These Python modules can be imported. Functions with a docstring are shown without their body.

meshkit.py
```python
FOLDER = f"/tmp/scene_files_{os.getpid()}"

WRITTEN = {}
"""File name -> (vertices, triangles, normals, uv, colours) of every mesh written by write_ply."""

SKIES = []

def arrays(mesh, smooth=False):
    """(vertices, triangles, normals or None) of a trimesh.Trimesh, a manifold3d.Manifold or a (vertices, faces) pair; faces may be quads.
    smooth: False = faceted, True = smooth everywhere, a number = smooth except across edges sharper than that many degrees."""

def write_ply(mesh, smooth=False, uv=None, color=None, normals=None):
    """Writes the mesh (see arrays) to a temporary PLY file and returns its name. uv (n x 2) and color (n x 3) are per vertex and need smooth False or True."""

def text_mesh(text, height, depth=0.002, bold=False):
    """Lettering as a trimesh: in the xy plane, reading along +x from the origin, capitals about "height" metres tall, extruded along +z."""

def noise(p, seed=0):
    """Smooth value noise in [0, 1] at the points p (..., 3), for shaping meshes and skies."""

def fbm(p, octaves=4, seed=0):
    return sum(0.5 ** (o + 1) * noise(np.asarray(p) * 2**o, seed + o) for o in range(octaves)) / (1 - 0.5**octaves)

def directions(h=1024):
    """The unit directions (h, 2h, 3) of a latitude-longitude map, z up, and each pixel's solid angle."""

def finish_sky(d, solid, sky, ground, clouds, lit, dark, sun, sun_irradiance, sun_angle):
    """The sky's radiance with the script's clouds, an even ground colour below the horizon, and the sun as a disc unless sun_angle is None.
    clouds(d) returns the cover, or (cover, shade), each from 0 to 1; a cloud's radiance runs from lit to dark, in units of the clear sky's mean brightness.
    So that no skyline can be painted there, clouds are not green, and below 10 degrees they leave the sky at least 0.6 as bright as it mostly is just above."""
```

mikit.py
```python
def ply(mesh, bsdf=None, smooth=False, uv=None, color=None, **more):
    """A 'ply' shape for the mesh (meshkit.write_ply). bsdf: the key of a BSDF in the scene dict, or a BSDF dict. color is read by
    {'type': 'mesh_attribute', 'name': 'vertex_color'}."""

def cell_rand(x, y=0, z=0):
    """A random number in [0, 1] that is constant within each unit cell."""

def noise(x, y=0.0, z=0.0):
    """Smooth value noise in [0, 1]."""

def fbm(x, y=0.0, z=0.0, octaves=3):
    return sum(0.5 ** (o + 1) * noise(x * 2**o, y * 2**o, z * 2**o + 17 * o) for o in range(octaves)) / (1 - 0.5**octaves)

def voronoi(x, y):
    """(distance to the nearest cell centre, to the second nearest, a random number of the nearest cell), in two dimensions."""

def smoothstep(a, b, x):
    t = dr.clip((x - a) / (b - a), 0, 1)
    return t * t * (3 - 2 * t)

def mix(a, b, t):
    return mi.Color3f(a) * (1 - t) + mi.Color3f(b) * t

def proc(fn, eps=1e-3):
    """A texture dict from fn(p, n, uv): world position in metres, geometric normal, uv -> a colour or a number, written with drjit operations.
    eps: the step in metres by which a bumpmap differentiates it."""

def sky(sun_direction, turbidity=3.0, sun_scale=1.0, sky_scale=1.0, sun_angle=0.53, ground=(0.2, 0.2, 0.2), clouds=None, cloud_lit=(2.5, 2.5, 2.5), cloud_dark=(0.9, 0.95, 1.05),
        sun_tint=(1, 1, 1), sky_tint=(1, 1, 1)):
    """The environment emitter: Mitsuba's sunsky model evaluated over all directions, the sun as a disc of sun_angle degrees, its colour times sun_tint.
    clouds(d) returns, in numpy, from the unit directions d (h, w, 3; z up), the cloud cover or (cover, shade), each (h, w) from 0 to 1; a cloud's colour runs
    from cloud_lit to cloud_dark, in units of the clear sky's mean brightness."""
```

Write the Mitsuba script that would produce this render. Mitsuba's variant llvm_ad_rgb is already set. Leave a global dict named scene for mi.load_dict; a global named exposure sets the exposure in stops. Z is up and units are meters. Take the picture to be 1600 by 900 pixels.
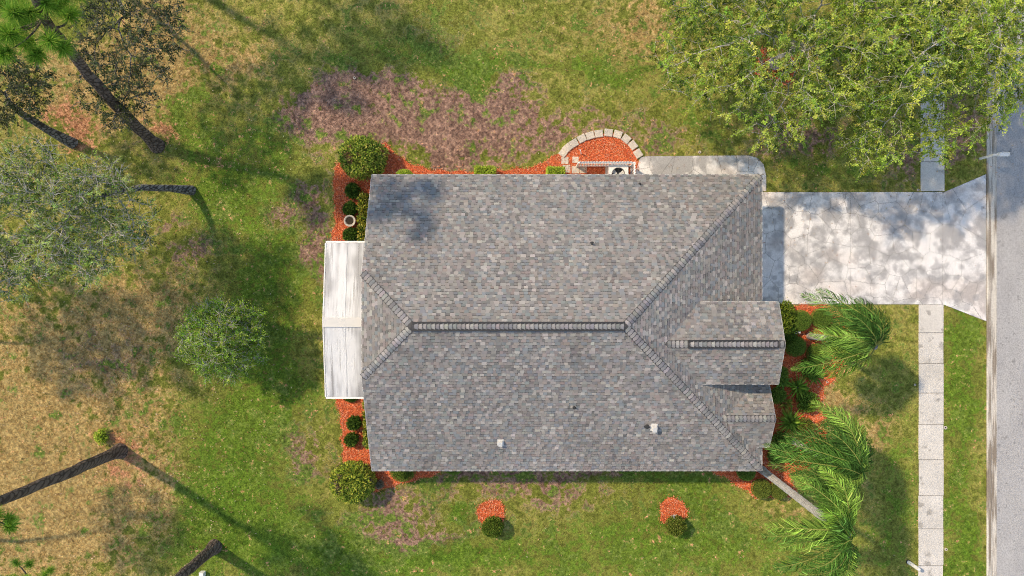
import math, random
import numpy as np
import trimesh, shapely
from shapely.geometry import Polygon, Point, LineString, box as sbox
from shapely import affinity
from scipy.spatial import cKDTree, Voronoi
import mitsuba as mi
import drjit as dr
import mikit
from mikit import noise, fbm, cell_rand, smoothstep, mix, voronoi
import meshkit

T = mi.ScalarTransform4f
R = np.random.default_rng(11)
random.seed(11)

# ------------------------------------------------------------------ camera, sky, exposure
CAM_H, FOC = 35.7, 1069.0
scene = {
    'camera': {'type': 'perspective', 'fov': 2 * math.degrees(math.atan(800 / FOC)), 'fov_axis': 'x',
               'to_world': T().look_at(origin=[0, 0, CAM_H], target=[0, 0, 0], up=[0, 1, 0]),
               'near_clip': 0.5, 'far_clip': 6000.0},
}
SUN = np.array([-0.8, 0.5, 1.0]); SUN /= np.linalg.norm(SUN)


def clouds(d):
    n = meshkit.fbm(d * np.array([2.6, 2.6, 3.6]) + 5.0, 5, 3)
    cover = np.clip((n - 0.46) / 0.16, 0, 1)
    near = np.clip((0.985 - d @ SUN) / 0.06, 0, 1)           # the sun stands in a gap
    return cover * near * 0.85, np.clip((n - 0.55) * 2.5, 0, 0.6)


scene['sky'] = mikit.sky(SUN.tolist(), turbidity=3, sun_scale=1.0, sky_scale=1.95, sun_angle=2.2, clouds=clouds, ground=(0.2, 0.19, 0.13),
                         sun_tint=(1.0, 0.955, 0.885))
exposure = 1.5
labels = {}


# ------------------------------------------------------------------ helpers
def G(px, py, z=0.0):
    """World point at height z seen at a photograph pixel (1600 x 900)."""
    s = FOC / (CAM_H - z)
    return np.array([(px - 800) / s, (450 - py) / s, z])


def g2(px, py, z=0.0):
    return G(px, py, z)[:2]


def polyg(pts, z=0.0):
    return Polygon([g2(x, y, z) for x, y in pts])


used = {}


def numbered(name):
    n = used.get(name, 0)
    used[name] = n + 1
    return name if n == 0 else f'{name}_{n:03d}'


def obj(name, mesh, mat, parent=None, smooth=False, color=None, label=None, cat=None, group=None, kind=None):
    key = numbered((parent + '__' if parent else '') + name)
    scene[key] = mikit.ply(mesh, mat, smooth=smooth, color=color)
    tag(key, label, cat, group, kind)
    return key


def tag(key, label=None, cat=None, group=None, kind=None):
    d = {k: v for k, v in dict(label=label, category=cat, group=group, kind=kind).items() if v}
    if d:
        labels.setdefault(key, {}).update(d)


def thing(name, label, cat, group=None):
    key = numbered(name)
    tag(key, label, cat, group)
    return key


def box(x0, x1, y0, y1, z0, z1):
    b = trimesh.creation.box(extents=(x1 - x0, y1 - y0, z1 - z0))
    b.apply_translation(((x0 + x1) / 2, (y0 + y1) / 2, (z0 + z1) / 2))
    return b


def cat_(ms):
    return trimesh.util.concatenate([m if isinstance(m, trimesh.Trimesh) else trimesh.Trimesh(*m, process=False) for m in ms])


def extrude(poly, z0, z1):
    ps = poly.geoms if hasattr(poly, 'geoms') else [poly]
    out = []
    for p in ps:
        m = trimesh.creation.extrude_polygon(p, z1 - z0, engine='earcut')
        m.apply_translation((0, 0, z0))
        out.append(m)
    return cat_(out)


def chamfered(poly, z0, z1, c):
    """Prism with a chamfered upper edge, for convex polygons."""
    p = np.array(shapely.geometry.polygon.orient(poly, 1.0).exterior.coords)[:-1]
    q = poly.buffer(-c, join_style=2)
    cen = p.mean(0)
    qi = cen + (p - cen) * max(0.5, 1 - c / max(1e-6, np.linalg.norm(p - cen, axis=1).mean()))
    n = len(p)
    V = np.vstack([np.c_[p, np.full(n, z0)], np.c_[p, np.full(n, z1 - c)], np.c_[qi, np.full(n, z1)], [[*cen, z1]]])
    F = []
    for i in range(n):
        j = (i + 1) % n
        F += [[i, j, n + j], [i, n + j, n + i], [n + i, n + j, 2 * n + j], [n + i, 2 * n + j, 2 * n + i], [2 * n + i, 2 * n + j, 3 * n]]
    return trimesh.Trimesh(V, F, process=False)


def tube(pts, rad, n=8, cap=True, bark=0.0, seed=0):
    pts = np.asarray(pts, float)
    rad = np.broadcast_to(rad, len(pts)).astype(float)
    d = np.gradient(pts, axis=0)
    d /= np.linalg.norm(d, axis=1, keepdims=True) + 1e-12
    a = np.array([0.31, 0.92, 0.23]) if abs(d[0] @ [0.31, 0.92, 0.23]) < 0.9 else np.array([1.0, 0, 0])
    V = []
    th = np.arange(n) / n * 2 * math.pi
    for p, r, t in zip(pts, rad, d):
        u = a - t * (a @ t); u /= np.linalg.norm(u)
        w = np.cross(t, u); a = u
        ring = np.cos(th)[:, None] * u + np.sin(th)[:, None] * w
        rr = np.full(n, r)
        if bark:
            rr = r * (1 + bark * (meshkit.noise(np.c_[np.cos(th) * 4, np.sin(th) * 4, np.full(n, np.linalg.norm(p) * 3.0)], seed) - 0.5) * 2)
        V.append(p + ring * rr[:, None])
    m = len(pts)
    V = np.vstack(V)
    i = np.arange(n); F = []
    for k in range(m - 1):
        b0, b1 = k * n, (k + 1) * n
        F.append(np.c_[b0 + i, b0 + (i + 1) % n, b1 + (i + 1) % n]); F.append(np.c_[b0 + i, b1 + (i + 1) % n, b1 + i])
    if cap:
        V = np.vstack([V, pts[-1:], pts[:1]])
        c = m * n
        F.append(np.c_[(m - 1) * n + i, (m - 1) * n + (i + 1) % n, np.full(n, c)]); F.append(np.c_[(i + 1) % n, i, np.full(n, c + 1)])
    return trimesh.Trimesh(V, np.vstack(F), process=False)


def frusta(A, B, ra, rb, n=4):
    """Many open cones at once."""
    A, B = np.asarray(A, float), np.asarray(B, float)
    t = B - A; t /= np.linalg.norm(t, axis=1, keepdims=True) + 1e-12
    h = np.where(np.abs(t[:, 2:]) < 0.9, [[0, 0, 1.0]], [[1.0, 0, 0]])
    u = np.cross(t, h); u /= np.linalg.norm(u, axis=1, keepdims=True)
    w = np.cross(t, u)
    th = np.arange(n) / n * 2 * math.pi
    ring = np.cos(th)[None, :, None] * u[:, None] + np.sin(th)[None, :, None] * w[:, None]
    V = np.concatenate([A[:, None] + ring * np.asarray(ra)[:, None, None], B[:, None] + ring * np.asarray(rb)[:, None, None]], 1)
    i = np.arange(n)
    f = np.vstack([np.c_[i, (i + 1) % n, n + (i + 1) % n], np.c_[i, n + (i + 1) % n, n + i]])
    F = (np.arange(len(A)) * 2 * n)[:, None, None] + f[None]
    return V.reshape(-1, 3), F.reshape(-1, 3)


def unit(v):
    return v / (np.linalg.norm(v, axis=-1, keepdims=True) + 1e-12)


def kites(P, D, Nn, L, W, bend=0.0):
    """Leaf-shaped quads: base P, direction D, face normal about Nn, length L, width W -> (V, F), four vertices each."""
    D = unit(D)
    S = unit(np.cross(D, Nn)); N2 = np.cross(S, D)
    L, W = np.asarray(L)[:, None], np.asarray(W)[:, None]
    mid = P + D * L * 0.45 + N2 * L * bend
    V = np.stack([P, mid + S * W / 2, P + D * L, mid - S * W / 2], 1)
    f = np.array([[0, 1, 2], [0, 2, 3]])
    F = (np.arange(len(P)) * 4)[:, None, None] + f[None]
    return V.reshape(-1, 3), F.reshape(-1, 3)


def rand_dirs(n):
    return unit(R.normal(size=(n, 3)))


def join(parts):
    """[(V, F, C)] -> one mesh and its vertex colours."""
    Vs, Fs, Cs, at = [], [], [], 0
    for V, F, C in parts:
        Vs.append(V); Fs.append(np.asarray(F) + at); Cs.append(np.broadcast_to(C, (len(V), 3))); at += len(V)
    return (np.vstack(Vs), np.vstack(Fs)), np.vstack(Cs)


def pick(palette, n, jitter=0.12, weights=None):
    pal = np.asarray(palette, float)
    c = pal[R.choice(len(pal), n, p=weights)]
    return np.clip(c * (1 + R.normal(0, jitter, (n, 1))) * (1 + R.normal(0, jitter * 0.3, (n, 3))), 0.004, 0.9)


# ------------------------------------------------------------------ materials
def principled(color, rough=0.7, spec=0.4, **kw):
    return {'type': 'twosided', 'b': {'type': 'principled', 'base_color': color if isinstance(color, dict) else {'type': 'rgb', 'value': list(color)},
                                     'roughness': rough, 'specular': spec, **kw}}


VC = {'type': 'mesh_attribute', 'name': 'vertex_color'}
scene['leaf_material'] = {'type': 'principledthin', 'base_color': VC, 'roughness': 0.6, 'diff_trans': 0.75, 'eta': 1.2}
scene['frond_material'] = {'type': 'principledthin', 'base_color': VC, 'roughness': 0.3, 'diff_trans': 0.5, 'eta': 1.45}
scene['chip_material'] = principled(VC, 0.85, 0.2)
scene['white_paint'] = principled((0.78, 0.78, 0.76), 0.45)
scene['white_plastic'] = principled((0.8, 0.8, 0.79), 0.35)
scene['dark_plastic'] = principled((0.035, 0.036, 0.038), 0.5)
scene['grey_metal'] = principled((0.5, 0.51, 0.52), 0.45)
scene['stucco'] = principled((0.55, 0.49, 0.39), 0.85)
scene['trim_paint'] = principled((0.62, 0.62, 0.6), 0.55)
scene['window_glass'] = {'type': 'twosided', 'b': {'type': 'principled', 'base_color': {'type': 'rgb', 'value': [0.03, 0.035, 0.04]}, 'roughness': 0.06, 'specular': 0.8}}
scene['dark_soil'] = principled((0.05, 0.04, 0.03), 0.95, 0.1)


def px_w(x, y):
    return (x - 800) / 29.94, (450 - y) / 29.94


def blobs(lst, x, y):
    s = mi.Float(0)
    for (a, b, rx, ry, w) in lst:
        cx, cy = px_w(a, b)
        s = s + w * dr.exp(-(dr.square((x - cx) * (29.94 / rx)) + dr.square((y - cy) * (29.94 / ry))))
    return s


DRY = [(190, 540, 150, 90, .5), (230, 160, 90, 60, .5), (330, 100, 60, 60, .5), (40, 640, 170, 190, 1), (90, 820, 180, 110, 1), (250, 70, 80, 100, 1), (110, 130, 130, 90, 0.9), (230, 720, 70, 70, 0.6), (380, 90, 60, 40, .5),
       (1345, 680, 60, 45, 0.9), (1300, 640, 40, 40, 0.8), (1235, 785, 40, 30, 0.7), (640, 15, 60, 40, .4), (1010, 30, 60, 60, 0.7), (230, 480, 90, 60, .5), (900, 60, 160, 60, .35)]
DEAD = [(560, 690, 40, 40, .45), (460, 720, 40, 40, .4), (420, 500, 25, 40, .4), (1000, 800, 120, 25, .35), (1130, 820, 60, 30, .35), (480, 190, 60, 60, .6), (690, 205, 160, 50, .7), (560, 190, 80, 45, .5), (640, 185, 130, 50, 1), (750, 175, 60, 60, .9), (520, 140, 60, 30, .8), (450, 330, 45, 45, .8), (490, 395, 30, 70, .9), (700, 70, 60, 50, .65), (850, 215, 50, 40, .6),
        (1060, 215, 60, 30, .6), (600, 815, 80, 45, .9), (830, 770, 150, 30, .6), (470, 680, 30, 60, .7), (1250, 220, 70, 40, .9), (1400, 250, 60, 40, .7), (1500, 210, 40, 60, .9),
        (540, 880, 60, 20, .3), (700, 840, 120, 25, .7), (300, 380, 50, 40, .6), (160, 560, 90, 60, .3), (420, 560, 30, 60, .3), (830, 745, 330, 10, .9), (960, 190, 70, 40, .4)]
LUSH_AND_SHADE = [(380, 780, 90, 90, .6), (440, 600, 60, 90, .4), (1150, 850, 220, 60, .5), (950, 850, 200, 40, .45), (1400, 560, 30, 60, .4), (1390, 850, 40, 60, .5), (1500, 700, 25, 200, .5), (850, 40, 60, 40, .3), (980, 100, 80, 60, .3), (560, 240, 30, 30, .3), (410, 430, 60, 180, .9), (340, 700, 90, 100, .9), (400, 840, 150, 60, 1), (580, 870, 170, 40, 1), (717, 810, 30, 26, 1.3), (700, 60, 60, 70, .6), (730, 102, 70, 22, 1),  # real green growth; rear strip patches also put tree shade into the colour
        (300, 170, 45, 90, .9), (340, 300, 40, 60, .9), (460, 640, 45, 50, .6), (1055, 780, 90, 70, .8), (750, 885, 180, 22, .9), (900, 112, 130, 13, .7), (1090, 190, 70, 45, .6),
        (1505, 560, 30, 160, .8), (1505, 850, 30, 70, 1.2), (1410, 740, 30, 110, .6), (480, 470, 40, 60, .4), (1290, 270, 90, 25, .6), (570, 95, 60, 40, .6), (640, 755, 60, 25, .7), (900, 752, 220, 8, .6), (430, 240, 50, 60, .5)]
STRAW = [(258, 208, 24, 22, 1.2), (112, 203, 30, 30, 1.1), (195, 682, 24, 22, 1.3), (180, 735, 45, 26, .75), (345, 262, 20, 14, .5), (335, 850, 16, 10, .6), (540, 300, 8, 8, .0)]


def lawn_color(p, n, uv):
    x, y = mi.Float(p.x), mi.Float(p.y)
    wx, wy = fbm(x * 0.55, y * 0.55, 3.0) - 0.5, fbm(x * 0.55 + 40, y * 0.55, 9.0) - 0.5
    X, Y = x + 2.4 * wx, y + 2.4 * wy
    n1 = fbm(x * 1.5, y * 1.5, 1.0, octaves=4) - 0.5
    n2 = fbm(x * 3.4 + 9, y * 3.4, 4.0, octaves=4) - 0.5
    fine = noise(x * 15, y * 15, 2.0) * 0.6 + cell_rand(x * 22, y * 22, 2.0) * 0.4
    mid = noise(x * 9, y * 9, 5.0)
    n3 = fbm(x * 6.5, y * 6.5 + 4, 7.0, octaves=3) - 0.5
    v = n1 * 1.9 + n2 * 1.6 + n3 * 0.9
    col = mix((0.165, 0.19, 0.036), (0.33, 0.30, 0.085), smoothstep(-0.25, 0.3, n1 + n2))
    col = mix(col, mix((0.285, 0.19, 0.07), (0.41, 0.315, 0.135), mid), smoothstep(0.25, 0.8, blobs(DRY, X, Y) + v * 0.8 + (fine - 0.5) * 0.3))
    col = mix(col, mix((0.15, 0.09, 0.07), (0.37, 0.24, 0.18), mid), smoothstep(0.3, 0.72, blobs(DEAD, X, Y) + v * 0.95 + (fine - 0.5) * 0.35))
    g = mix(mix((0.04, 0.105, 0.010), (0.075, 0.165, 0.014), noise(x * 0.8, y * 0.8, 41.0)), (0.135, 0.225, 0.022), mid * 0.7 + 0.6 * n1)
    col = mix(col, g, smoothstep(0.25, 0.85, blobs(LUSH_AND_SHADE, X, Y) + v * 1.1 + (fine - 0.5) * 0.3) * 0.85)
    col = mix(col, mix((0.24, 0.07, 0.04), (0.46, 0.26, 0.15), fine), smoothstep(0.45, 1.0, blobs(STRAW, X, Y) + n2 * 1.6 + n3 * 1.2 + (fine - 0.5) * 0.8) * 0.85)
    return col * (0.55 + 0.9 * fine) * (1.0 + 0.9 * n3 + 0.35 * n2)


scene['lawn_material'] = principled(mikit.proc(lawn_color), 0.95, 0.1)
scene['blade_material'] = {'type': 'twosided', 'b': {'type': 'diffuse', 'reflectance': mikit.proc(lambda p, n, uv: lawn_color(p, n, uv) * 1.25)}}


def bark_color(a, b, k):
    def f(p, n, uv):
        s = voronoi(p.x * k + 0.3 * p.z, p.z * k * 0.4 + p.y * k * 0.6)
        return mix(a, b, smoothstep(0.05, 0.4, s[1] - s[0]) * (0.4 + 0.6 * fbm(p.x * 5, p.y * 5, p.z * 5)))
    return f


scene['pine_bark'] = {'type': 'bumpmap', 'scale': 1.0,
                      'tex': mikit.proc(lambda p, n, uv: 0.018 * smoothstep(0.0, 0.35, (lambda s: s[1] - s[0])(voronoi(p.x * 8 + p.y * 3, p.z * 3.2 + p.y * 4))), 4e-3),
                      'b': principled(mikit.proc(bark_color((0.06, 0.047, 0.04), (0.20, 0.16, 0.135), 8)), 0.9, 0.2)}
scene['oak_bark'] = principled(mikit.proc(bark_color((0.12, 0.11, 0.09), (0.38, 0.36, 0.32), 14)), 0.9, 0.2)
scene['pale_bark'] = principled(mikit.proc(bark_color((0.3, 0.285, 0.26), (0.62, 0.60, 0.56), 14)), 0.9, 0.2)
scene['old_bark'] = principled(mikit.proc(bark_color((0.045, 0.043, 0.04), (0.26, 0.255, 0.24), 9)), 0.9, 0.2)


def palm_bark(p, n, uv):
    ring = smoothstep(0.30, 0.5, dr.abs(dr.fma(p.z, 8.0, -dr.floor(p.z * 8.0)) - 0.5) + 0.25 * (noise(p.x * 9, p.y * 9, p.z * 6) - 0.5))
    return mix((0.42, 0.41, 0.39), (0.2, 0.19, 0.175), ring * 0.8) * (0.75 + 0.5 * fbm(p.x * 12, p.y * 12, p.z * 3))


scene['palm_bark'] = principled(mikit.proc(palm_bark), 0.85, 0.2)


def stone_tone(p, n, uv):
    x, y = p.x, p.y
    wx_ = fbm(x * 0.9, y * 0.9, 31.0) * 1.6
    a = fbm(x * 1.15 + wx_, y * 1.15 - wx_, 2.0, octaves=5)
    b = fbm(x * 0.45 + 7, y * 0.6, 8.0)
    c = fbm(x * 3.5, y * 3.5, 11.0)
    col = mix((0.36, 0.36, 0.365), (0.74, 0.735, 0.73), smoothstep(0.36, 0.64, a * 0.7 + c * 0.3))
    col = mix(col, (0.60, 0.50, 0.43), smoothstep(0.5, 0.75, b) * 0.3)
    col = mix(col, (0.30, 0.30, 0.31), smoothstep(0.60, 0.76, fbm(x * 1.9 + 3, y * 1.9, 21.0)) * 0.6)
    return col * (0.86 + 0.28 * noise(x * 40, y * 40, 1.0))


scene['flagstone'] = {'type': 'bumpmap', 'scale': 1.0, 'tex': mikit.proc(lambda p, n, uv: 0.006 * fbm(p.x * 7, p.y * 7, 2.0), 5e-3),
                      'b': principled(mikit.proc(stone_tone), 0.55, 0.35)}
scene['joint_grout'] = principled((0.19, 0.185, 0.18), 0.9)


def concrete_tone(p, n, uv):
    a = fbm(p.x * 0.9, p.y * 0.9, 2.0, octaves=4)
    c = fbm(p.x * 7, p.y * 7, 5.0)
    col = mix((0.44, 0.425, 0.39), (0.66, 0.64, 0.60), a * 0.8 + c * 0.3)
    col = mix(col, (0.22, 0.21, 0.19), smoothstep(0.64, 0.78, fbm(p.x * 2.3 + 5, p.y * 2.3, 9.0, octaves=4)) * 0.6)
    return col * (0.86 + 0.28 * noise(p.x * 45, p.y * 45, 1.0))


scene['concrete'] = principled(mikit.proc(concrete_tone), 0.8, 0.25)


def gutter_tone(p, n, uv):
    s = fbm(p.x * 9, p.y * 0.8, 3.0, octaves=4)
    col = mix((0.24, 0.205, 0.165), (0.58, 0.55, 0.49), smoothstep(0.3, 0.68, s))
    return col * (0.82 + 0.36 * noise(p.x * 40, p.y * 40, 1.0))


scene['gutter_concrete'] = principled(mikit.proc(gutter_tone), 0.85, 0.2)


def asphalt_tone(p, n, uv):
    a = fbm(p.x * 1.2, p.y * 0.5, 2.0, octaves=4)
    col = mix((0.33, 0.33, 0.335), (0.42, 0.42, 0.42), a)
    col = mix(col, (0.12, 0.12, 0.12), smoothstep(0.74, 0.78, fbm(p.x * 5, p.y * 5, 7.0)) * 0.4)
    return col * (0.82 + 0.36 * cell_rand(p.x * 26, p.y * 26, 1.0))


scene['asphalt'] = principled(mikit.proc(asphalt_tone), 0.85, 0.25)


def block_tone(p, n, uv):
    a = fbm(p.x * 2.2, p.y * 2.2, 4.0)
    return mix((0.45, 0.42, 0.37), (0.66, 0.58, 0.48), a) * (0.8 + 0.4 * fbm(p.x * 18, p.y * 18, 2.0))


scene['paver_stone'] = principled(mikit.proc(block_tone), 0.85, 0.2)


def patio_tone(p, n, uv):
    s = fbm(p.x * 4.2, p.y * 0.4, 2.0, octaves=4)
    q = fbm(p.x * 1.0, p.y * 0.8, 6.0)
    d = smoothstep(0.45, 0.75, s * 0.5 + q * 0.6)
    col = mix((0.66, 0.685, 0.71), (0.32, 0.33, 0.345), d * 0.95)
    col = mix(col, (0.2, 0.2, 0.2), smoothstep(0.60, 0.76, fbm(p.x * 12, p.y * 0.6, 12.0)) * 0.6)
    return col


scene['patio_metal'] = principled(mikit.proc(patio_tone), 0.42, 0.5)
scene['shingle_material'] = {'type': 'bumpmap', 'scale': 1.0, 'tex': mikit.proc(lambda p, n, uv: 0.004 * noise(p.x * 60, p.y * 60, p.z * 60), 3e-3), 'b': principled(VC, 0.9, 0.2)}
scene['roof_deck'] = principled((0.07, 0.07, 0.074), 0.9)
scene['mulch_base'] = principled(mikit.proc(lambda p, n, uv: mix((0.32, 0.06, 0.025), (0.68, 0.18, 0.07), fbm(p.x * 9, p.y * 9, 2.0)) * (0.6 + 0.8 * cell_rand(p.x * 30, p.y * 30, 3.0))), 0.95, 0.1)

# ------------------------------------------------------------------ ground, street, pavement, drive
S = 1400.0
obj('lawn', ([[-S, -S, 0], [S, -S, 0], [S, S, 0], [-S, S, 0]], [[0, 1, 2], [0, 2, 3]]), 'lawn_material',
    label='patchy lawn of green, straw yellow and bare brown grass', cat='lawn', kind='structure')

x_kerb, x_pan, x_road = g2(1541, 0)[0], g2(1547, 0)[0], g2(1557, 0)[0]
obj('street', box(x_road, x_road + 7.4, -S, S, -0.3, 0.010), 'asphalt', label='pale grey worn asphalt street along the right side', cat='street', kind='structure')


def kerb_run(x0, x1, x2, sign):
    prof = [(x0, -0.3), (x0, 0.055), (x0 + sign * 0.03, 0.075), (x1, 0.075), (x1 + sign * 0.06, 0.022), (x2, 0.016), (x2, -0.3)]
    V, F = [], []
    for yy in (-S, S):
        V += [(x, yy, z) for x, z in prof]
    n = len(prof)
    for i in range(n - 1):
        F += [[i, i + 1, n + i + 1], [i, n + i + 1, n + i]]
    return trimesh.Trimesh(V, F, process=False)


obj('kerb', kerb_run(x_kerb, x_pan, x_road, 1), 'gutter_concrete', label='stained concrete kerb and gutter between grass verge and street', cat='kerb', kind='structure')
xo = x_road + 7.4
obj('kerb', kerb_run(xo + .53, xo + .33, xo, -1), 'gutter_concrete', label='concrete kerb on the far side of the street', cat='kerb', kind='structure')

# pavement slabs, each its own piece
tag('sidewalk', 'pale concrete sidewalk of square slabs between lawn and verge', 'sidewalk', kind='structure')
joints = [935, 883, 826, 774, 718, 663, 614, 567.7, 520, 475.5]
sx0, sx1 = g2(1435, 0)[0], g2(1473.5, 0)[0]
scene['sidewalk'] = mikit.ply(box(sx0 + .01, sx1 - .01, -60, g2(0, 475.5)[1], -0.2, 0.018), 'joint_grout')
used['sidewalk'] = 1
ys = [g2(0, j)[1] for j in joints]
low = [ys[0] - 1.75 * k for k in range(12, 0, -1)]
for a, b in zip((low + ys)[:-1], (low + ys)[1:]):
    dx = R.normal(0, 0.012)
    obj('slab', chamfered(sbox(sx0 + dx, a + .014, sx1 + dx, b - .014), -0.1, 0.05 + R.normal(0, .004), 0.012), 'concrete', 'sidewalk')
ux0, ux1 = g2(1438, 0)[0], g2(1475, 0)[0]
tops = [299, 253, 206, 158, 110, 62, 14, -34, -82, -130, -178, -226]
scene['sidewalk_001'] = mikit.ply(box(ux0 + .01, ux1 - .01, g2(0, 299)[1], g2(0, -226)[1], -0.2, 0.018), 'joint_grout')
used['sidewalk'] = 2
tag('sidewalk_001', 'shaded concrete sidewalk strip under the oak crown above the driveway', 'sidewalk', kind='structure')
for a, b in zip(tops[:-1], tops[1:]):
    obj('slab', chamfered(sbox(ux0, g2(0, a)[1] + .014, ux1, g2(0, b)[1] - .014), -0.1, 0.05 + R.normal(0, .004), 0.012), 'concrete', 'sidewalk_001')


def flag_pieces(key, region, n, seed, lines=(), gap=0.007, z=0.036, mat='flagstone', relax=1):
    r = np.random.default_rng(seed)
    x0, y0, x1, y1 = region.bounds
    P = r.uniform([x0, y0], [x1, y1], (n, 2))
    for _ in range(relax):
        big = np.vstack([P, P * [1, 0] + [0, 2 * y0 - 3], P * [1, 0] + [0, 2 * y1 + 3], [[x0 - 40, y0 - 40], [x1 + 40, y1 + 40], [x0 - 40, y1 + 40], [x1 + 40, y0 - 40]]])
        vor = Voronoi(np.vstack([P, [[x0 - 40, y0 - 40], [x1 + 40, y1 + 40], [x0 - 40, y1 + 40], [x1 + 40, y0 - 40]]]))
        for i in range(n):
            reg = vor.regions[vor.point_region[i]]
            if -1 not in reg and reg:
                c = Polygon(vor.vertices[reg]).intersection(sbox(x0, y0, x1, y1))
                if not c.is_empty:
                    P[i] = 0.5 * P[i] + 0.5 * np.array(c.centroid.coords[0])
    vor = Voronoi(np.vstack([P, [[x0 - 40, y0 - 40], [x1 + 40, y1 + 40], [x0 - 40, y1 + 40], [x1 + 40, y0 - 40]]]))
    cells = []
    for i in range(n):
        reg = vor.regions[vor.point_region[i]]
        if -1 in reg or not reg:
            continue
        cells.append(Polygon(vor.vertices[reg]).intersection(region))
    for xl in lines:
        nxt = []
        for c in cells:
            for half in (sbox(-99, -99, xl, 99), sbox(xl, -99, 99, 99)):
                h = c.intersection(half)
                nxt += [g for g in getattr(h, 'geoms', [h]) if g.geom_type == 'Polygon' and g.area > 0.005]
        cells = nxt
    for c in cells:
        for g in getattr(c, 'geoms', [c]):
            if g.geom_type != 'Polygon':
                continue
            q = g.buffer(-gap, join_style=2)
            for h in getattr(q, 'geoms', [q]):
                if h.area > 0.01 and h.geom_type == 'Polygon':
                    h = h.simplify(0.01)
                    obj('stone', chamfered(h, -0.02, z + r.normal(0, .002), 0.008), mat, key)


drive = polyg([(1160, 300), (1475, 300), (1540.5, 272), (1540.5, 502), (1473, 475.5), (1160, 475.5)])
scene['driveway'] = mikit.ply(extrude(drive, -0.1, 0.026), 'joint_grout'); used['driveway'] = 1
tag('driveway', 'stamped flagstone concrete driveway with blotchy white and grey stones', 'driveway', kind='structure')
flag_pieces('driveway', drive, 112, 5, lines=[g2(1328, 0)[0], g2(1472, 0)[0]], relax=1)

walk = polyg([(985, 290), (1000, 246), (1010, 244), (1170, 243), (1184, 247), (1193, 257), (1197, 275), (1197, 299), (1160, 299), (1160, 300), (985, 300)])
scene['side_path'] = mikit.ply(extrude(walk, -0.1, 0.022), 'joint_grout'); used['side_path'] = 1
tag('side_path', 'pale stamped concrete path with rounded corner along the upper eave', 'path', kind='structure')
flag_pieces('side_path', walk, 13, 9, z=0.04, relax=1, gap=0.008)

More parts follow.
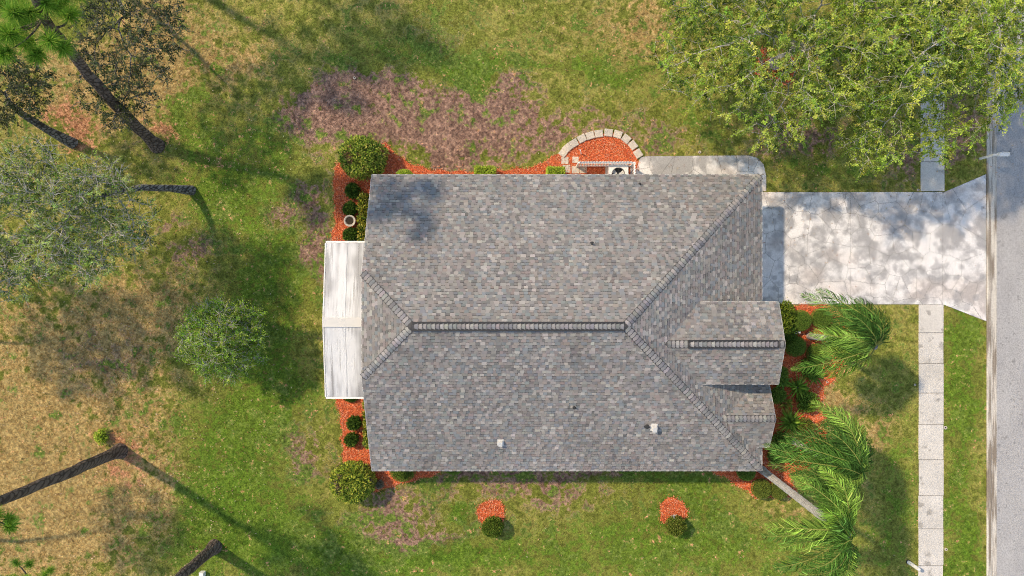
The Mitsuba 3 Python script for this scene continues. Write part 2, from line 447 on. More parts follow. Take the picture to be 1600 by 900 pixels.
# ------------------------------------------------------------------ mulch beds
BEDS = [
    ([(545, 240), (560, 222), (604, 226), (622, 243), (640, 256), (668, 265), (705, 268), (745, 269), (790, 266), (832, 262), (852, 252), (868, 243), (884, 238), (900, 224), (925, 212), (948, 208),
      (972, 214), (988, 228), (996, 244), (1000, 300), (600, 330), (600, 381), (519, 381), (518, 372), (524, 345), (523, 315), (521, 290), (523, 262)],
     'orange red mulch bed wrapping the upper eave corner of the house'),
    ([(524, 618), (531, 645), (535, 680), (537, 722), (560, 742), (584, 768), (600, 764), (640, 752), (668, 745), (690, 738), (720, 700), (600, 690), (600, 618)],
     'orange red mulch bed below the white patio roof'),
    ([(1200, 477), (1290, 477), (1312, 490), (1330, 520), (1330, 556), (1304, 590), (1288, 606), (1284, 632), (1292, 655), (1290, 690), (1262, 735), (1225, 742), (1190, 740), (1190, 477)],
     'red mulch bed under the palms before the front gables'),
    ([(1090, 715), (1108, 735), (1132, 744), (1160, 763), (1183, 777), (1205, 776), (1236, 776), (1246, 766), (1225, 735), (1195, 715)],
     'red mulch corner bed with two round shrubs below the roof'),
]
circ = [(767, 802, 21.5), (1051, 799, 21)]
for (a, b, r_), nm in zip(circ, ('round orange mulch ring around the topiary nearer the patio', 'round orange mulch ring around the topiary nearer the street')):
    BEDS.append(([(a + r_ * math.cos(t) * (1 + .05 * math.sin(3 * t + a)), b + r_ * math.sin(t)) for t in np.linspace(0, 6.283, 26)[:-1]], nm))
BEDS.append(([(1212 + 34 * math.cos(t), 105 + 30 * math.sin(t) * (1 + .1 * math.sin(2 * t))) for t in np.linspace(0, 6.283, 26)[:-1]], 'red mulch ring around the oak trunk, glimpsed through its crown'))
CHIP_PAL = [(0.78, 0.24, 0.095), (0.72, 0.19, 0.07), (0.80, 0.33, 0.17), (0.56, 0.12, 0.05), (0.78, 0.42, 0.28), (0.40, 0.08, 0.035)]
bed_polys = []


def in_poly(poly, n):
    x0, y0, x1, y1 = poly.bounds
    P = R.uniform([x0, y0], [x1, y1], (int(n * (x1 - x0) * (y1 - y0)), 2))
    return P[shapely.contains_xy(poly, P[:, 0], P[:, 1])]


def chips(P, z):
    n = len(P)
    th = R.uniform(0, 6.283, n)
    D = np.c_[np.cos(th), np.sin(th), R.normal(0, .25, n)]
    L, W = R.uniform(.05, .13, n), R.uniform(.018, .04, n)
    up = unit(np.c_[R.normal(0, .35, (n, 2)), np.ones(n)])
    P3 = np.c_[P, z + R.uniform(0.008, .03, n)]
    V, F = kites(P3, D, up, L, W, 0.08)
    return V, F, np.repeat(pick(CHIP_PAL, n, 0.16), 4, 0)


chip_parts = []
for pts, lab in BEDS:
    p = polyg(pts)
    p = Polygon([(x + .05 * math.sin(7 * y + x), y + .05 * math.sin(6.3 * x)) for x, y in p.segmentize(0.12).exterior.coords]).buffer(0)
    bed_polys.append(p)
    obj('mulch_bed', extrude(p, -0.05, 0.030), 'mulch_base', label=lab, cat='mulch bed', kind='structure')
    chip_parts.append(chips(in_poly(p.buffer(0.05), 420), 0.03))
m, c = join(chip_parts)
obj('mulch', m, 'chip_material', color=c, label='loose orange red wood chips covering the planting beds', cat='mulch', kind='stuff')

lawn_free = shapely.union_all([drive, walk, sbox(-6.6, -8.7, 12.0, 5.4)])
spill = []
for p in bed_polys:
    ring = p.exterior
    t_ = R.uniform(0, ring.length, int(ring.length * 14))
    Q = np.array([ring.interpolate(a).coords[0] for a in t_]) + R.normal(0, .13, (len(t_), 2))
    spill.append(Q[~shapely.contains_xy(lawn_free, Q[:, 0], Q[:, 1])])
m, c = join([chips(np.vstack(spill), 0.035)])
obj('spilled_mulch', m, 'chip_material', color=c, label='stray wood chips spilled from the beds into the grass edges', cat='mulch', kind='stuff')
Q = np.vstack([R.normal(0, 1, (1500, 2)) * [7, 4] + [14, 10], R.normal(0, 1, (1800, 2)) * [4.5, 6] + [-20, 3], R.normal(0, 1, (900, 2)) * [4, 4] + [-19, -9], R.uniform([-27, -15], [20, 15], (1100, 2))])
Q = Q[~shapely.contains_xy(sbox(-9.2, -9.2, 12.6, 6.2), Q[:, 0], Q[:, 1])]
nl = len(Q); th = R.uniform(0, 6.283, nl)
V, F = kites(np.c_[Q, R.uniform(.055, .085, nl)], np.c_[np.cos(th), np.sin(th), R.normal(0, .2, nl)], unit(np.c_[R.normal(0, .4, (nl, 2)), np.ones(nl)]), R.uniform(.06, .12, nl), R.uniform(.03, .05, nl), .1)
obj('fallen_leaves', (V, F), 'chip_material', color=np.repeat(pick([(.42, .30, .17), (.30, .19, .10), (.55, .44, .30), (.36, .16, .08)], nl, .2), 4, 0), label='dry fallen leaves scattered over lawn, drive and street under the trees', cat='leaves', kind='stuff')

# ------------------------------------------------------------------ grass blades
hard = shapely.union_all([drive.buffer(-.02), walk.buffer(-.02), sbox(sx0 + .05, -70, sx1 - .05, ys[-1]), sbox(ux0 + .05, g2(0, 299)[1], ux1 - .05, 60), sbox(x_kerb - .01, -99, 99, 99)] + [b.buffer(-.04) for b in bed_polys]
                         + [sbox(-6.2, -8.2, 11.4, 4.9)])
shapely.prepare(hard)
nb = 620000
P = np.vstack([R.uniform([-28.5, -16.5], [25.2, 16.5], (nb, 2))])
P = P[~shapely.contains_xy(hard, P[:, 0], P[:, 1])]
dens = meshkit.fbm(np.c_[P * 1.3, np.zeros(len(P))], 3, 5)
P = P[R.uniform(size=len(P)) < 0.55 + 0.9 * dens]
n = len(P)
th = R.uniform(0, 6.283, n)
lean = R.uniform(.35, 1.3, n)
L = R.uniform(.05, .10, n) * (0.7 + .6 * meshkit.noise(np.c_[P * 0.8, np.zeros(n)], 8))
D = np.c_[np.cos(th) * np.sin(lean), np.sin(th) * np.sin(lean), np.cos(lean)] * L[:, None]
side = np.c_[-np.sin(th), np.cos(th), np.zeros(n)] * R.uniform(.007, .014, n)[:, None]
base = np.c_[P, np.full(n, -0.004)]
V = np.stack([base - side, base + side, base + D], 1).reshape(-1, 3)
obj('grass', (V, np.arange(3 * n).reshape(-1, 3)), 'blade_material', label='short patchy grass blades over the whole yard and verge', cat='grass', kind='stuff')

# ------------------------------------------------------------------ the house
YC, HALF, SL, ZE = -1.67, 7.13, 0.4628, 2.7
ZR = ZE + HALF * SL
XL, XR = -6.75, 12.04
X1, X0, JK = XR - HALF, -4.36, 2.39
house = thing('house', 'single storey house with grey architectural shingle hip roof and two front gables', 'house')


def zmain(y):
    return ZR - SL * abs(y - YC)


YN, YS = YC + HALF, YC - HALF
ZJ = ZR - SL * JK
g1y, g1r, g1e, g1h, g1x = -2.52, 5.08, 4.31, 1.88, 12.22
g2y, g2r, g2e, g2h, g2x = -6.12, 3.71, 2.90, 1.50, 12.32
hipx = lambda z: XR - (z - ZE) / SL
PLANES = [   # eave start, eave end, then the rest
    [(XR, YN, ZE), (XL, YN, ZE), (XL, YC + JK, ZJ), (X0, YC, ZR), (X1, YC, ZR)],
    [(XL, YS, ZE), (XR, YS, ZE), (X1, YC, ZR), (X0, YC, ZR), (XL, YC - JK, ZJ)],
    [(XR, YS, ZE), (XR, YN, ZE), (X1, YC, ZR)],
    [(XL, YC + JK, ZJ), (XL, YC - JK, ZJ), (X0, YC, ZR)],
    [(g1x, g1y + g1h, g1e), (hipx(g1e), g1y + g1h, g1e), (hipx(g1r), g1y, g1r), (g1x, g1y, g1r)],
    [(hipx(g1e), g1y - g1h, g1e), (g1x, g1y - g1h, g1e), (g1x, g1y, g1r), (hipx(g1r), g1y, g1r)],
    [(g2x, g2y + g2h, g2e), (hipx(g2e), g2y + g2h, g2e), (hipx(g2r), g2y, g2r), (g2x, g2y, g2r)],
    [(hipx(g2e), g2y - g2h, g2e), (g2x, g2y - g2h, g2e), (g2x, g2y, g2r), (hipx(g2r), g2y, g2r)],
]
SH_PAL = np.array([(.235, .226, .222), (.265, .254, .246), (.345, .335, .322), (.212, .23, .246), (.185, .184, .186), (.258, .230, .220), (.230, .246, .248), (.30, .294, .286)])
SH_W = np.array([.22, .18, .11, .15, .10, .10, .08, .06])
EXPO = 0.145
BOXF = np.array([[4, 5, 6], [4, 6, 7], [0, 1, 5], [0, 5, 4], [1, 2, 6], [1, 6, 5], [2, 3, 7], [2, 7, 6], [3, 0, 4], [3, 4, 7]])


def shingle_plane(pts, parts):
    p = np.array(pts, float)
    O = p[0]; U = unit(p[1] - p[0])
    nrm = unit(np.cross(p[1] - p[0], p[2] - p[1]))
    if nrm[2] < 0:
        nrm = -nrm
    Vv = np.cross(nrm, U)
    uv = np.c_[(p - O) @ U, (p - O) @ Vv]
    if uv[:, 1].mean() < 0:
        Vv = -Vv; uv[:, 1] *= -1
    poly = Polygon(uv).buffer(0.02, join_style=2)
    shapely.prepare(poly)
    u0, _, u1, v1 = poly.bounds
    k = 0
    while k * EXPO < v1:
        a, b = k * EXPO - 0.02, k * EXPO + EXPO + 0.035 - 0.02
        u = u0 - R.uniform(0, .3)
        raised = R.uniform() < .5
        while u < u1:
            w = R.uniform(.15, .27) if raised else R.uniform(.11, .21)
            t = R.uniform(.022, .030) if raised else R.uniform(.006, .009)
            r = sbox(u + .002, a, u + w - .002, b)
            full = poly.contains(r)
            q = r if full else poly.intersection(r)
            col = pick(SH_PAL, 1, .06, SH_W / SH_W.sum())[0] * (1.0 if raised else .93)
            wq = O + u * U + a * Vv       # weathering in drifts and a few streaks that run down the slope
            col = col * (1 + .30 * (float(meshkit.fbm(wq * .7, 3, 31)) - .5) + .22 * (float(meshkit.fbm(np.array([u * 2.2, a * .22, 4.0]), 2, 17)) - .5))
            if q.area > 4e-4 and q.geom_type == 'Polygon':
                e = np.array(shapely.geometry.polygon.orient(q, 1.0).exterior.coords)[:-1]
                h = t + (0.001 - t) * (e[:, 1] - a) / (b - a)
                lo = O + e[:, :1] * U + e[:, 1:] * Vv - nrm * .004
                hi = O + e[:, :1] * U + e[:, 1:] * Vv + nrm * h[:, None]
                m = len(e)
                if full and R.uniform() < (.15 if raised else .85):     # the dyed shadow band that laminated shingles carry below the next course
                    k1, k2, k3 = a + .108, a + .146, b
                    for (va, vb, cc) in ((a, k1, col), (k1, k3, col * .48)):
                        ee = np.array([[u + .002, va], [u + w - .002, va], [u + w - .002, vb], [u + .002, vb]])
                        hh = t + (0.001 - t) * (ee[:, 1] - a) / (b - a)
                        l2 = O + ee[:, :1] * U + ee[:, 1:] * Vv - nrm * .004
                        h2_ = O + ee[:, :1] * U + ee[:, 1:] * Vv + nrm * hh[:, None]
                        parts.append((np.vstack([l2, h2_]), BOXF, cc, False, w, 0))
                    u += w
                    raised = not raised
                    continue
                F = [[m, m + i, m + i + 1] for i in range(1, m - 1)]
                for i in range(m):
                    j = (i + 1) % m
                    F += [[i, j, m + j], [i, m + j, m + i]]
                parts.append((np.vstack([lo, hi]), np.array(F), col, full, w, hi[:, 2].mean() * w))
            u += w
            raised = not raised
        k += 1
    # deck below the shingles, closed
    n = len(p)
    Vd = np.vstack([p - nrm * .006, p - nrm * .006 - [0, 0, .16]])
    Fd = [[0, i, i + 1] for i in range(1, n - 1)] + [[n, n + i + 1, n + i] for i in range(1, n - 1)]
    for i in range(n):
        j = (i + 1) % n
        Fd += [[i, j, n + j], [i, n + j, n + i]]
    return trimesh.Trimesh(Vd, Fd, process=False)


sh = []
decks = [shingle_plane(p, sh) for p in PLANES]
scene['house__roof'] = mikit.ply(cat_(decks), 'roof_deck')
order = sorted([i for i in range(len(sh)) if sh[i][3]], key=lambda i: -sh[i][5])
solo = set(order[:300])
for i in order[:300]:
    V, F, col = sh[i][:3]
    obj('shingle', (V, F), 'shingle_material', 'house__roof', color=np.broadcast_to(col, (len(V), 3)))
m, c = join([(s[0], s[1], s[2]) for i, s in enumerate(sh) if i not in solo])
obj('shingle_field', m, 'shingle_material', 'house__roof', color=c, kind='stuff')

CAP_PAL = [(.24, .24, .246), (.275, .272, .272), (.215, .223, .24), (.305, .302, .298), (.20, .204, .214)]


def caps(A, B, na, nb, lift=0.040, w=0.172, expo=0.186, skip=0.0, gap=0.048):
    """Cap shingles over the line A (low) to B (high) between planes with normals na, nb."""
    A, B = np.array(A, float), np.array(B, float)
    t = unit(B - A); Ln = np.linalg.norm(B - A)
    da = unit(np.cross(na, t)); db = unit(np.cross(nb, t))
    da = da if da[2] < 0 else -da
    db = db if db[2] < 0 else -db
    up = unit(na + nb)
    n = int((Ln - skip) / expo)
    V, F = [], []
    for s in (skip, Ln):
        c = A + t * s + up * lift
        V += [c + da * (w + .02) - up * .004, c, c + db * (w + .02) - up * .004]
    V += [v - up * .05 for v in V]
    for k in (0, 1):
        F += [[k, k + 1, k + 4], [k, k + 4, k + 3]]
    F += [[0, 3, 9], [0, 9, 6], [2, 8, 11], [2, 11, 5]]
    obj('cap_underlay', (np.array(V), F), 'roof_deck', 'house__roof')
    for i in range(n):
        s0, s1 = skip + i * expo + gap, min(skip + i * expo + expo + .012, Ln)
        ww = w * R.uniform(.97, 1.03)
        V = []
        for s, h in ((s0, lift + .024), (s1, lift + .008)):
            c = A + t * s + up * h
            for off in (da * ww, da * .03, db * .03, db * ww):
                V.append(c + off - (up * .018 if np.linalg.norm(off) > .1 else 0))
        for s in (s0, s1):
            c = A + t * s - up * .03
            for off in (da * ww, da * .03, db * .03, db * ww):
                V.append(c + off)
        F = []
        for k in range(3):
            F += [[k, k + 1, 5 + k], [k, 5 + k, 4 + k], [8 + k, k + 1, k], [8 + k, 9 + k, k + 1]]
        F += [[0, 4, 12], [0, 12, 8], [3, 11, 15], [3, 15, 7]]
        obj('ridge_cap', (np.array(V), F), 'shingle_material', 'house__roof', color=np.broadcast_to(pick(CAP_PAL, 1, .08)[0], (16, 3)))


nN, nS, nE, nW = (unit(np.array(v, float)) for v in ((0, SL, 1), (0, -SL, 1), (SL, 0, 1), (-SL, 0, 1)))
g1s, g2s = (g1r - g1e) / g1h, (g2r - g2e) / g2h
obj('ridge_vent', box(X0 + .05, X1 - .05, YC - .20, YC + .20, ZR - .13, ZR + .045), 'dark_plastic', 'house__roof')
caps((X1 - .02, YC, ZR), (X0 + .02, YC, ZR), unit(np.array((0, .22, 1))), unit(np.array((0, -.22, 1))), lift=.062, w=.185, gap=.042)
caps((XR - .05, YN - .05, ZE), (X1, YC, ZR), nE, nN)
caps((XR - .05, YS + .05, ZE), (X1, YC, ZR), nE, nS)
caps((XL + .03, YC + JK - .03, ZJ), (X0, YC, ZR), nW, nN)
caps((XL + .03, YC - JK + .03, ZJ), (X0, YC, ZR), nW, nS)
gv0, gv1 = 7.9, 11.9
obj('ridge_vent', box(gv0, gv1, g1y - .19, g1y + .19, g1r - .1, g1r + .04), 'dark_plastic', 'house__roof')
n1a, n1b = unit(np.array((0, .2, 1))), unit(np.array((0, -.2, 1)))
caps((g1x - .01, g1y, g1r), (gv1, g1y, g1r), unit(np.array((0, g1s, 1))), unit(np.array((0, -g1s, 1))))
caps((gv1, g1y, g1r), (gv0, g1y, g1r), n1a, n1b, lift=.055, gap=.042)
caps((gv0, g1y, g1r), (hipx(g1r) - .1, g1y, g1r), unit(np.array((0, g1s, 1))), unit(np.array((0, -g1s, 1))))
caps((g2x - .01, g2y, g2r), (hipx(g2r) - .1, g2y, g2r), unit(np.array((0, g2s, 1))), unit(np.array((0, -g2s, 1))))


def bar(A, B, w, h, up=(0, 0, 1)):
    """A rectangular bar from A to B (its upper middle line), w wide, h deep."""
    A, B = np.array(A, float), np.array(B, float)
    t = unit(B - A); s = unit(np.cross(t, up)); u = np.cross(s, t)
    V = [P + s * a * w / 2 + u * b for P in (A, B) for a, b in ((-1, 0), (1, 0), (1, -h), (-1, -h))]
    F = [[0, 1, 5], [0, 5, 4], [1, 2, 6], [1, 6, 5], [2, 3, 7], [2, 7, 6], [3, 0, 4], [3, 4, 7], [0, 3, 2], [0, 2, 1], [4, 5, 6], [4, 6, 7]]
    return trimesh.Trimesh(V, F, process=False)


def fascia(A, B):
    obj('fascia', bar(A, B, .03, .19), 'trim_paint', house)


o = .018
fascia((XL, YN + o, ZE + .002), (XR, YN + o, ZE + .002))
fascia((XL, YS - o, ZE + .002), (XR, YS - o, ZE + .002))
fascia((XR + o, YS, ZE + .002), (XR + o, YN, ZE + .002))
fascia((XL - o, YN, ZE + .004), (XL - o, YC + JK, ZJ + .004))
fascia((XL - o, YS, ZE + .004), (XL - o, YC - JK, ZJ + .004))
fascia((XL - o, YC + JK, ZJ), (XL - o, YC - JK, ZJ))
for gy, gr, ge, gh, gx in ((g1y, g1r, g1e, g1h, g1x), (g2y, g2r, g2e, g2h, g2x)):
    for sgn in (1, -1):
        fascia((gx + o, gy + sgn * gh, ge + .004), (gx + o, gy, gr + .004))
        fascia((hipx(ge) + .15, gy + sgn * (gh + o), ge + .001), (gx, gy + sgn * (gh + o), ge + .001))

# walls under the eaves
WX0, WX1, WY0, WY1 = XL + .35, XR - .55, YS + .5, YN - .5


def wall_prism(x0, x1, prof):
    """Prism along x of a (y, z) profile."""
    p = Polygon(prof)
    m = trimesh.creation.extrude_polygon(p, x1 - x0, engine='earcut')
    v = m.vertices.copy()
    m.vertices = np.c_[v[:, 2] + x0, v[:, 0], v[:, 1]]
    return m


tk = .2
zs = ZE + .5 * SL - .2
obj('wall', box(WX0, WX1, WY1 - tk, WY1, 0, zs), 'stucco', house)
obj('wall', box(WX0, WX1, WY0, WY0 + tk, 0, zs), 'stucco', house)
obj('wall', wall_prism(WX0, WX0 + tk - .003, [(WY0 + .203, 0), (WY1 - .203, 0), (WY1 - .203, zs - .05), (YC + JK + .3, ZJ - .35), (YC - JK - .3, ZJ - .35), (WY0 + .203, zs - .05)]), 'stucco', house)
obj('wall', box(WX1 - tk, WX1 - .003, WY0 + .203, WY1 - .203, 0, zs), 'stucco', house)
for gy, gr, ge, gh, gx in ((g1y, g1r, g1e, g1h, g1x), (g2y, g2r, g2e, g2h, g2x)):
    gw = gh - .35
    obj('wall', wall_prism(gx - .5, gx - .35, [(gy - gw, 0), (gy + gw, 0), (gy + gw, ge - .02), (gy, gr - .2), (gy - gw, ge - .02)]), 'stucco', house)
    for sgn in (1, -1):
        obj('wall', box(hipx(ge) + .1, gx - .503, min(gy + sgn * gw, gy + sgn * (gw - .15)), max(gy + sgn * gw, gy + sgn * (gw - .15)), .01, ge - .06), 'stucco', house)
gd = obj('garage_door', box(WX1 - .002, WX1 + .04, -.45, 4.45, 0.02, 2.2), 'white_paint', house)
for k in range(4):
    for j in range(4):
        obj('panel', box(WX1 + .04, WX1 + .055, -.35 + j * 1.2, .75 + j * 1.2, .1 + k * .53, .55 + k * .53), 'white_paint', gd)
fd = obj('front_door', box(g1x - .36, g1x - .30, g1y - .5, g1y + .5, .05, 2.15), 'dark_soil', house)
obj('handle', box(g1x - .30, g1x - .26, g1y + .36, g1y + .40, .95, 1.1), 'grey_metal', fd)


def window_(x0, x1, y0, y1, z0, z1):
    w = obj('window', box(x0, x1, y0, y1, z0, z1), 'white_paint', house)
    d = .012
    if x1 - x0 < y1 - y0:
        obj('pane', box(x0 - d, x1 + d, y0 + .07, y1 - .07, z0 + .07, z1 - .07), 'window_glass', w)
    else:
        obj('pane', box(x0 + .07, x1 - .07, y0 - d, y1 + d, z0 + .07, z1 - .07), 'window_glass', w)


for x in (-4.5, -0.5, 9.0):
    window_(x, x + 1.4, WY1 - .02, WY1 + .03, .9, 2.1)
for x in (-4.8, -0.2, 4.0, 8.6):
    window_(x, x + 1.3, WY0 - .03, WY0 + .02, .9, 2.1)
window_(g2x - .36, g2x - .31, g2y - .75, g2y + .75, .8, 2.2)
for yy in (-3.6, -1.2, 3.2):
    window_(WX0 - .03, WX0 + .02, yy, yy + 1.3, .2 if yy < 2 else .9, 2.1)


# roof vents and pipes
def on_roof(px, py):
    z = 4.0
    for _ in range(12):
        q = G(px, py, z); z = zmain(q[1])
    return G(px, py, z)


def vent_box(px, py, w, l, h, mat):
    q = on_roof(px, py)
    m = trimesh.util.concatenate([box(-w / 2, w / 2, -l / 2, l / 2, -.06, h), box(-w / 2 - .05, w / 2 + .05, -l / 2 - .05, l / 2 + .05, -.06, .025)])
    top = m.vertices[:, 2] > h - 1e-6
    m.vertices[top, :2] *= .86
    sg = 1 if q[1] > YC else -1
    m.apply_transform(trimesh.transformations.rotation_matrix(math.atan(SL) * (-sg), (1, 0, 0)))
    m.apply_translation(q)
    obj('roof_vent', m, mat, house)


vent_box(782, 691, .21, .26, .2, 'trim_paint')
vent_box(1022, 667, .23, .30, .26, 'trim_paint')
for px, py, r_, h in ((925, 381, .035, .20), (897, 636, .035, .20), (1011, 665, .05, .18), (1000, 288, .03, .16)):
    q = on_roof(px, py)
    fl = trimesh.creation.cone(radius=r_ * 3.2, height=.10, sections=16); fl.apply_translation(q - [0, 0, .02])
    obj('vent_pipe', cat_([tube([q - [0, 0, .1], q + [0, 0, h]], r_, 12), fl]), 'dark_plastic', house)

# ------------------------------------------------------------------ white patio roof at the rear
patio = thing('patio_roof', 'white metal patio roof with streaky dirt attached to the rear eave', 'patio roof')
px0, px1, pxm = -8.9, -6.52, -7.9
py0, py1, pyr, pz0, pz1 = -5.22, 2.16, -1.62, 2.9, 3.38
for (ya, yb) in ((py1, pyr + .2), (py0, pyr - .2)):
    zf = lambda y: pz0 + (pz1 - pz0) * (1 - abs(y - pyr) / (py1 - pyr if y > pyr else pyr - py0))
    for xa, xb in ((px0, pxm - .015), (pxm + .015, px1)):
        ms = [bar(((xa + xb) / 2, ya, zf(ya)), ((xa + xb) / 2, yb, zf(yb)), xb - xa, .07)]
        obj('panel', cat_(ms), 'patio_metal', patio)
    obj('rib', bar((pxm, ya, zf(ya) + .018), (pxm, yb, zf(yb) + .018), .028, .05), 'patio_metal', patio)
    obj('gutter', bar((px0 - .02, ya + (.05 if ya > 0 else -.05), pz0 + .015), (px1, ya + (.05 if ya > 0 else -.05), pz0 + .015), .09, .12), 'white_paint', patio)
    obj('edge_trim', bar((px0 - .035, ya, pz0 + .03), (px0 - .035, pyr, pz1 + .012), .05, .13), 'white_paint', patio)
obj('ridge_cap', box(px0 - .06, px1, pyr - .225, pyr + .225, pz1 - .04, pz1 + .04), 'trim_paint', patio)
for yy in (py0 + .25, pyr - 1.3, pyr + 1.3, py1 - .25):
    obj('post', box(px0 + .08, px0 + .17, yy - .045, yy + .045, 0, pz0 - .06), 'white_paint', patio)
obj('beam', box(px0 + .06, px0 + .19, py0 + .1, py1 - .1, pz0 - .16, pz0 - .075), 'white_paint', patio)

# ------------------------------------------------------------------ edging blocks, pavers, fence, condenser
edging = thing('stone_edging', 'curved border of pale concrete blocks round the fenced mulch bed', 'edging')
arc = [(879.5, 240), (886, 232), (896.5, 224.5), (909, 217), (922, 212.4), (935.5, 209.4), (950.5, 208), (965, 210.6), (978, 217.5), (988.5, 227.5), (996.5, 240.5)]
aw = [g2(*a) for a in arc]
for i, q in enumerate(aw):
    tdir = aw[min(i + 1, len(aw) - 1)] - aw[max(i - 1, 0)]
    ang = math.degrees(math.atan2(tdir[1], tdir[0])) + R.normal(0, 2)
    w = .205 if i else .15
    b = affinity.translate(affinity.rotate(Polygon([(-w, -.19), (w, -.19), (w * 1.06, .19), (-w * 1.06, .19)]), ang, origin=(0, 0)), *q)
    obj('block', chamfered(b, 0, .13 + R.normal(0, .006), .02), 'paver_stone', edging)
pav = thing('paver_pad', 'loose square tan pavers beside the yellow green hedge', 'pavers')
for (a, b, s_) in ((882.5, 251, .19), (899, 250, .16), (885, 264, .20), (899, 265.5, .19), (911, 265, .19), (897, 278, .19), (911, 278, .19)):
    q = g2(a, b)
    b_ = affinity.rotate(sbox(q[0] - s_, q[1] - s_, q[0] + s_, q[1] + s_), R.normal(0, 3))
    obj('paver', chamfered(b_, 0, .065 + R.normal(0, .004), .012), 'paver_stone', pav)

fence = thing('picket_fence', 'white slatted fence screening the air conditioner', 'fence')
fx0, fx1, fy, fz = 3.38, 6.18, 6.34, 1.15
fyb = 5.05
obj('rail', box(fx0, fx1, fy - .05, fy + .025, fz - .04, fz), 'white_plastic', fence)
obj('rail', box(fx0, fx1, fy - .022, fy + .022, .12, .2), 'white_plastic', fence)
obj('rail', box(fx1 - .025, fx1 + .025, fyb, fy - .03, fz - .04, fz), 'white_plastic', fence)
obj('rail', box(fx1 - .022, fx1 + .022, fyb, fy - .03, .12, .2), 'white_plastic', fence)
k = fx0 + .05
while k < fx1 - .06:
    obj('slat', box(k - .042, k + .042, fy + .026, fy + .045, .05, fz + .12), 'white_plastic', fence)
    k += .143
k = fyb + .06
while k < fy - .06:
    obj('slat', box(fx1 + .026, fx1 + .045, k - .042, k + .042, .05, fz + .12), 'white_plastic', fence)
    k += .143
for q in ((fx0, fy), (fx1, fy)):
    obj('post', box(q[0] - .05, q[0] + .05, q[1] - .05, q[1] + .022, 0, fz + .05), 'white_plastic', fence)

ac = thing('air_conditioner', 'grey condenser unit with round fan grille behind the white fence', 'air conditioner')
acx, acy, acs, ach = 5.42, 5.80, .5, .88
body = sbox(acx - acs, acy - acs, acx + acs, acy + acs).buffer(-.14).buffer(.14)
hole = Point(acx, acy).buffer(.36, 24)
obj('body', extrude(body.buffer(-.01).difference(hole), .08, ach - .03), 'grey_metal', ac)
obj('top_rim', extrude(body.difference(hole.buffer(-.02)), ach - .03, ach), 'white_paint', ac)
obj('well', extrude(hole.buffer(-.005), .3, ach - .3), 'dark_plastic', ac)
for k in range(3):
    a = k * 120 + 25
    bl = Polygon([(.05, -.04), (.32, -.13), (.33, .10), (.05, .05)])
    obj('fan_blade', extrude(affinity.translate(affinity.rotate(bl, a, origin=(0, 0)), acx, acy), ach - .22, ach - .205), 'white_paint' if k < 2 else 'grey_metal', ac)
hub = trimesh.creation.cylinder(radius=.075, height=.14, sections=20); hub.apply_translation((acx, acy, ach - .2))
obj('hub', hub, 'dark_plastic', ac)
rg = []
for r_ in (.12, .18, .24, .30, .345):
    t_ = np.linspace(0, 2 * math.pi, 33)
    rg.append(tube(np.c_[acx + r_ * np.cos(t_), acy + r_ * np.sin(t_), np.full(33, ach - .012)], .0035, 5, cap=False))
for a in np.linspace(0, math.pi, 5)[:-1]:
    d = np.array([math.cos(a), math.sin(a), 0]) * .355
    rg.append(tube([np.array([acx, acy, ach - .010]) - d, np.array([acx, acy, ach - .010]) + d], .005, 5))
obj('grille', cat_(rg), 'dark_plastic', ac)
obj('pad', box(acx - .56, acx + .56, acy - .56, acy + .56, 0.0, .075), 'concrete', ac)

# small tap post in the bed behind the fence
tp = thing('hose_spigot', 'slim white spigot post leaning in the mulch inside the block border', 'spigot')
q = G(908, 241)
obj('post', tube([q, q + [-.09, .12, .5]], .028, 10), 'white_plastic', tp)
obj('tap', tube([q + [-.085, .115, .47], q + [-.17, .14, .47]], .018, 8), 'grey_metal', tp)

# bird bath ring in the rear bed
bb = thing('planter_bowl', 'round pale stone bowl on the red mulch between the small dark shrubs', 'planter')
q = G(546.5, 345, .5)
prof = [(0.0, .02), (.17, .02), (.13, .1), (.10, .3), (.20, .40), (.30, .5), (.30, .54), (.235, .54), (.19, .47), (0, .45)]
lathe = trimesh.creation.revolve(np.array(prof), sections=36); lathe.apply_translation((q[0], q[1], 0))
obj('bowl', lathe, 'paver_stone', bb, smooth=35)
fill = trimesh.creation.cylinder(radius=.2, height=.02, sections=28); fill.apply_translation((q[0], q[1], .478))
obj('soil', fill, 'dark_soil', bb)

# mailbox at the kerb
mb = thing('mailbox', 'white mailbox on a white post leaning over the kerb', 'mailbox')
q0 = G(1531, 248)
mz = 1.05
obj('post', box(q0[0] - .05, q0[0] + .05, q0[1] - .05, q0[1] + .05, 0, mz - .02), 'white_paint', mb)
obj('arm', box(q0[0] - .06, q0[0] + .62, q0[1] - .045, q0[1] + .045, mz - .02, mz + .05), 'white_paint', mb)
pr = [(-.09, 0), (.09, 0), (.09, .12)] + [(.09 * math.cos(t), .12 + .09 * math.sin(t)) for t in np.linspace(0, math.pi, 10)[1:-1]] + [(-.09, .12)]
bm = trimesh.creation.extrude_polygon(Polygon(pr), .52, engine='earcut')
v = bm.vertices.copy(); bm.vertices = np.c_[v[:, 2] + q0[0] + .1, v[:, 0] + q0[1], v[:, 1] + mz + .052]; bm.invert()
obj('box', bm, 'white_plastic', mb, smooth=30)
obj('door', box(q0[0] + .62, q0[0] + .635, q0[1] - .095, q0[1] + .095, mz + .04, mz + .25), 'white_paint', mb)
obj('flag', box(q0[0] + .25, q0[0] + .27, q0[1] + .092, q0[1] + .10, mz + .15, mz + .34), 'white_paint', mb)

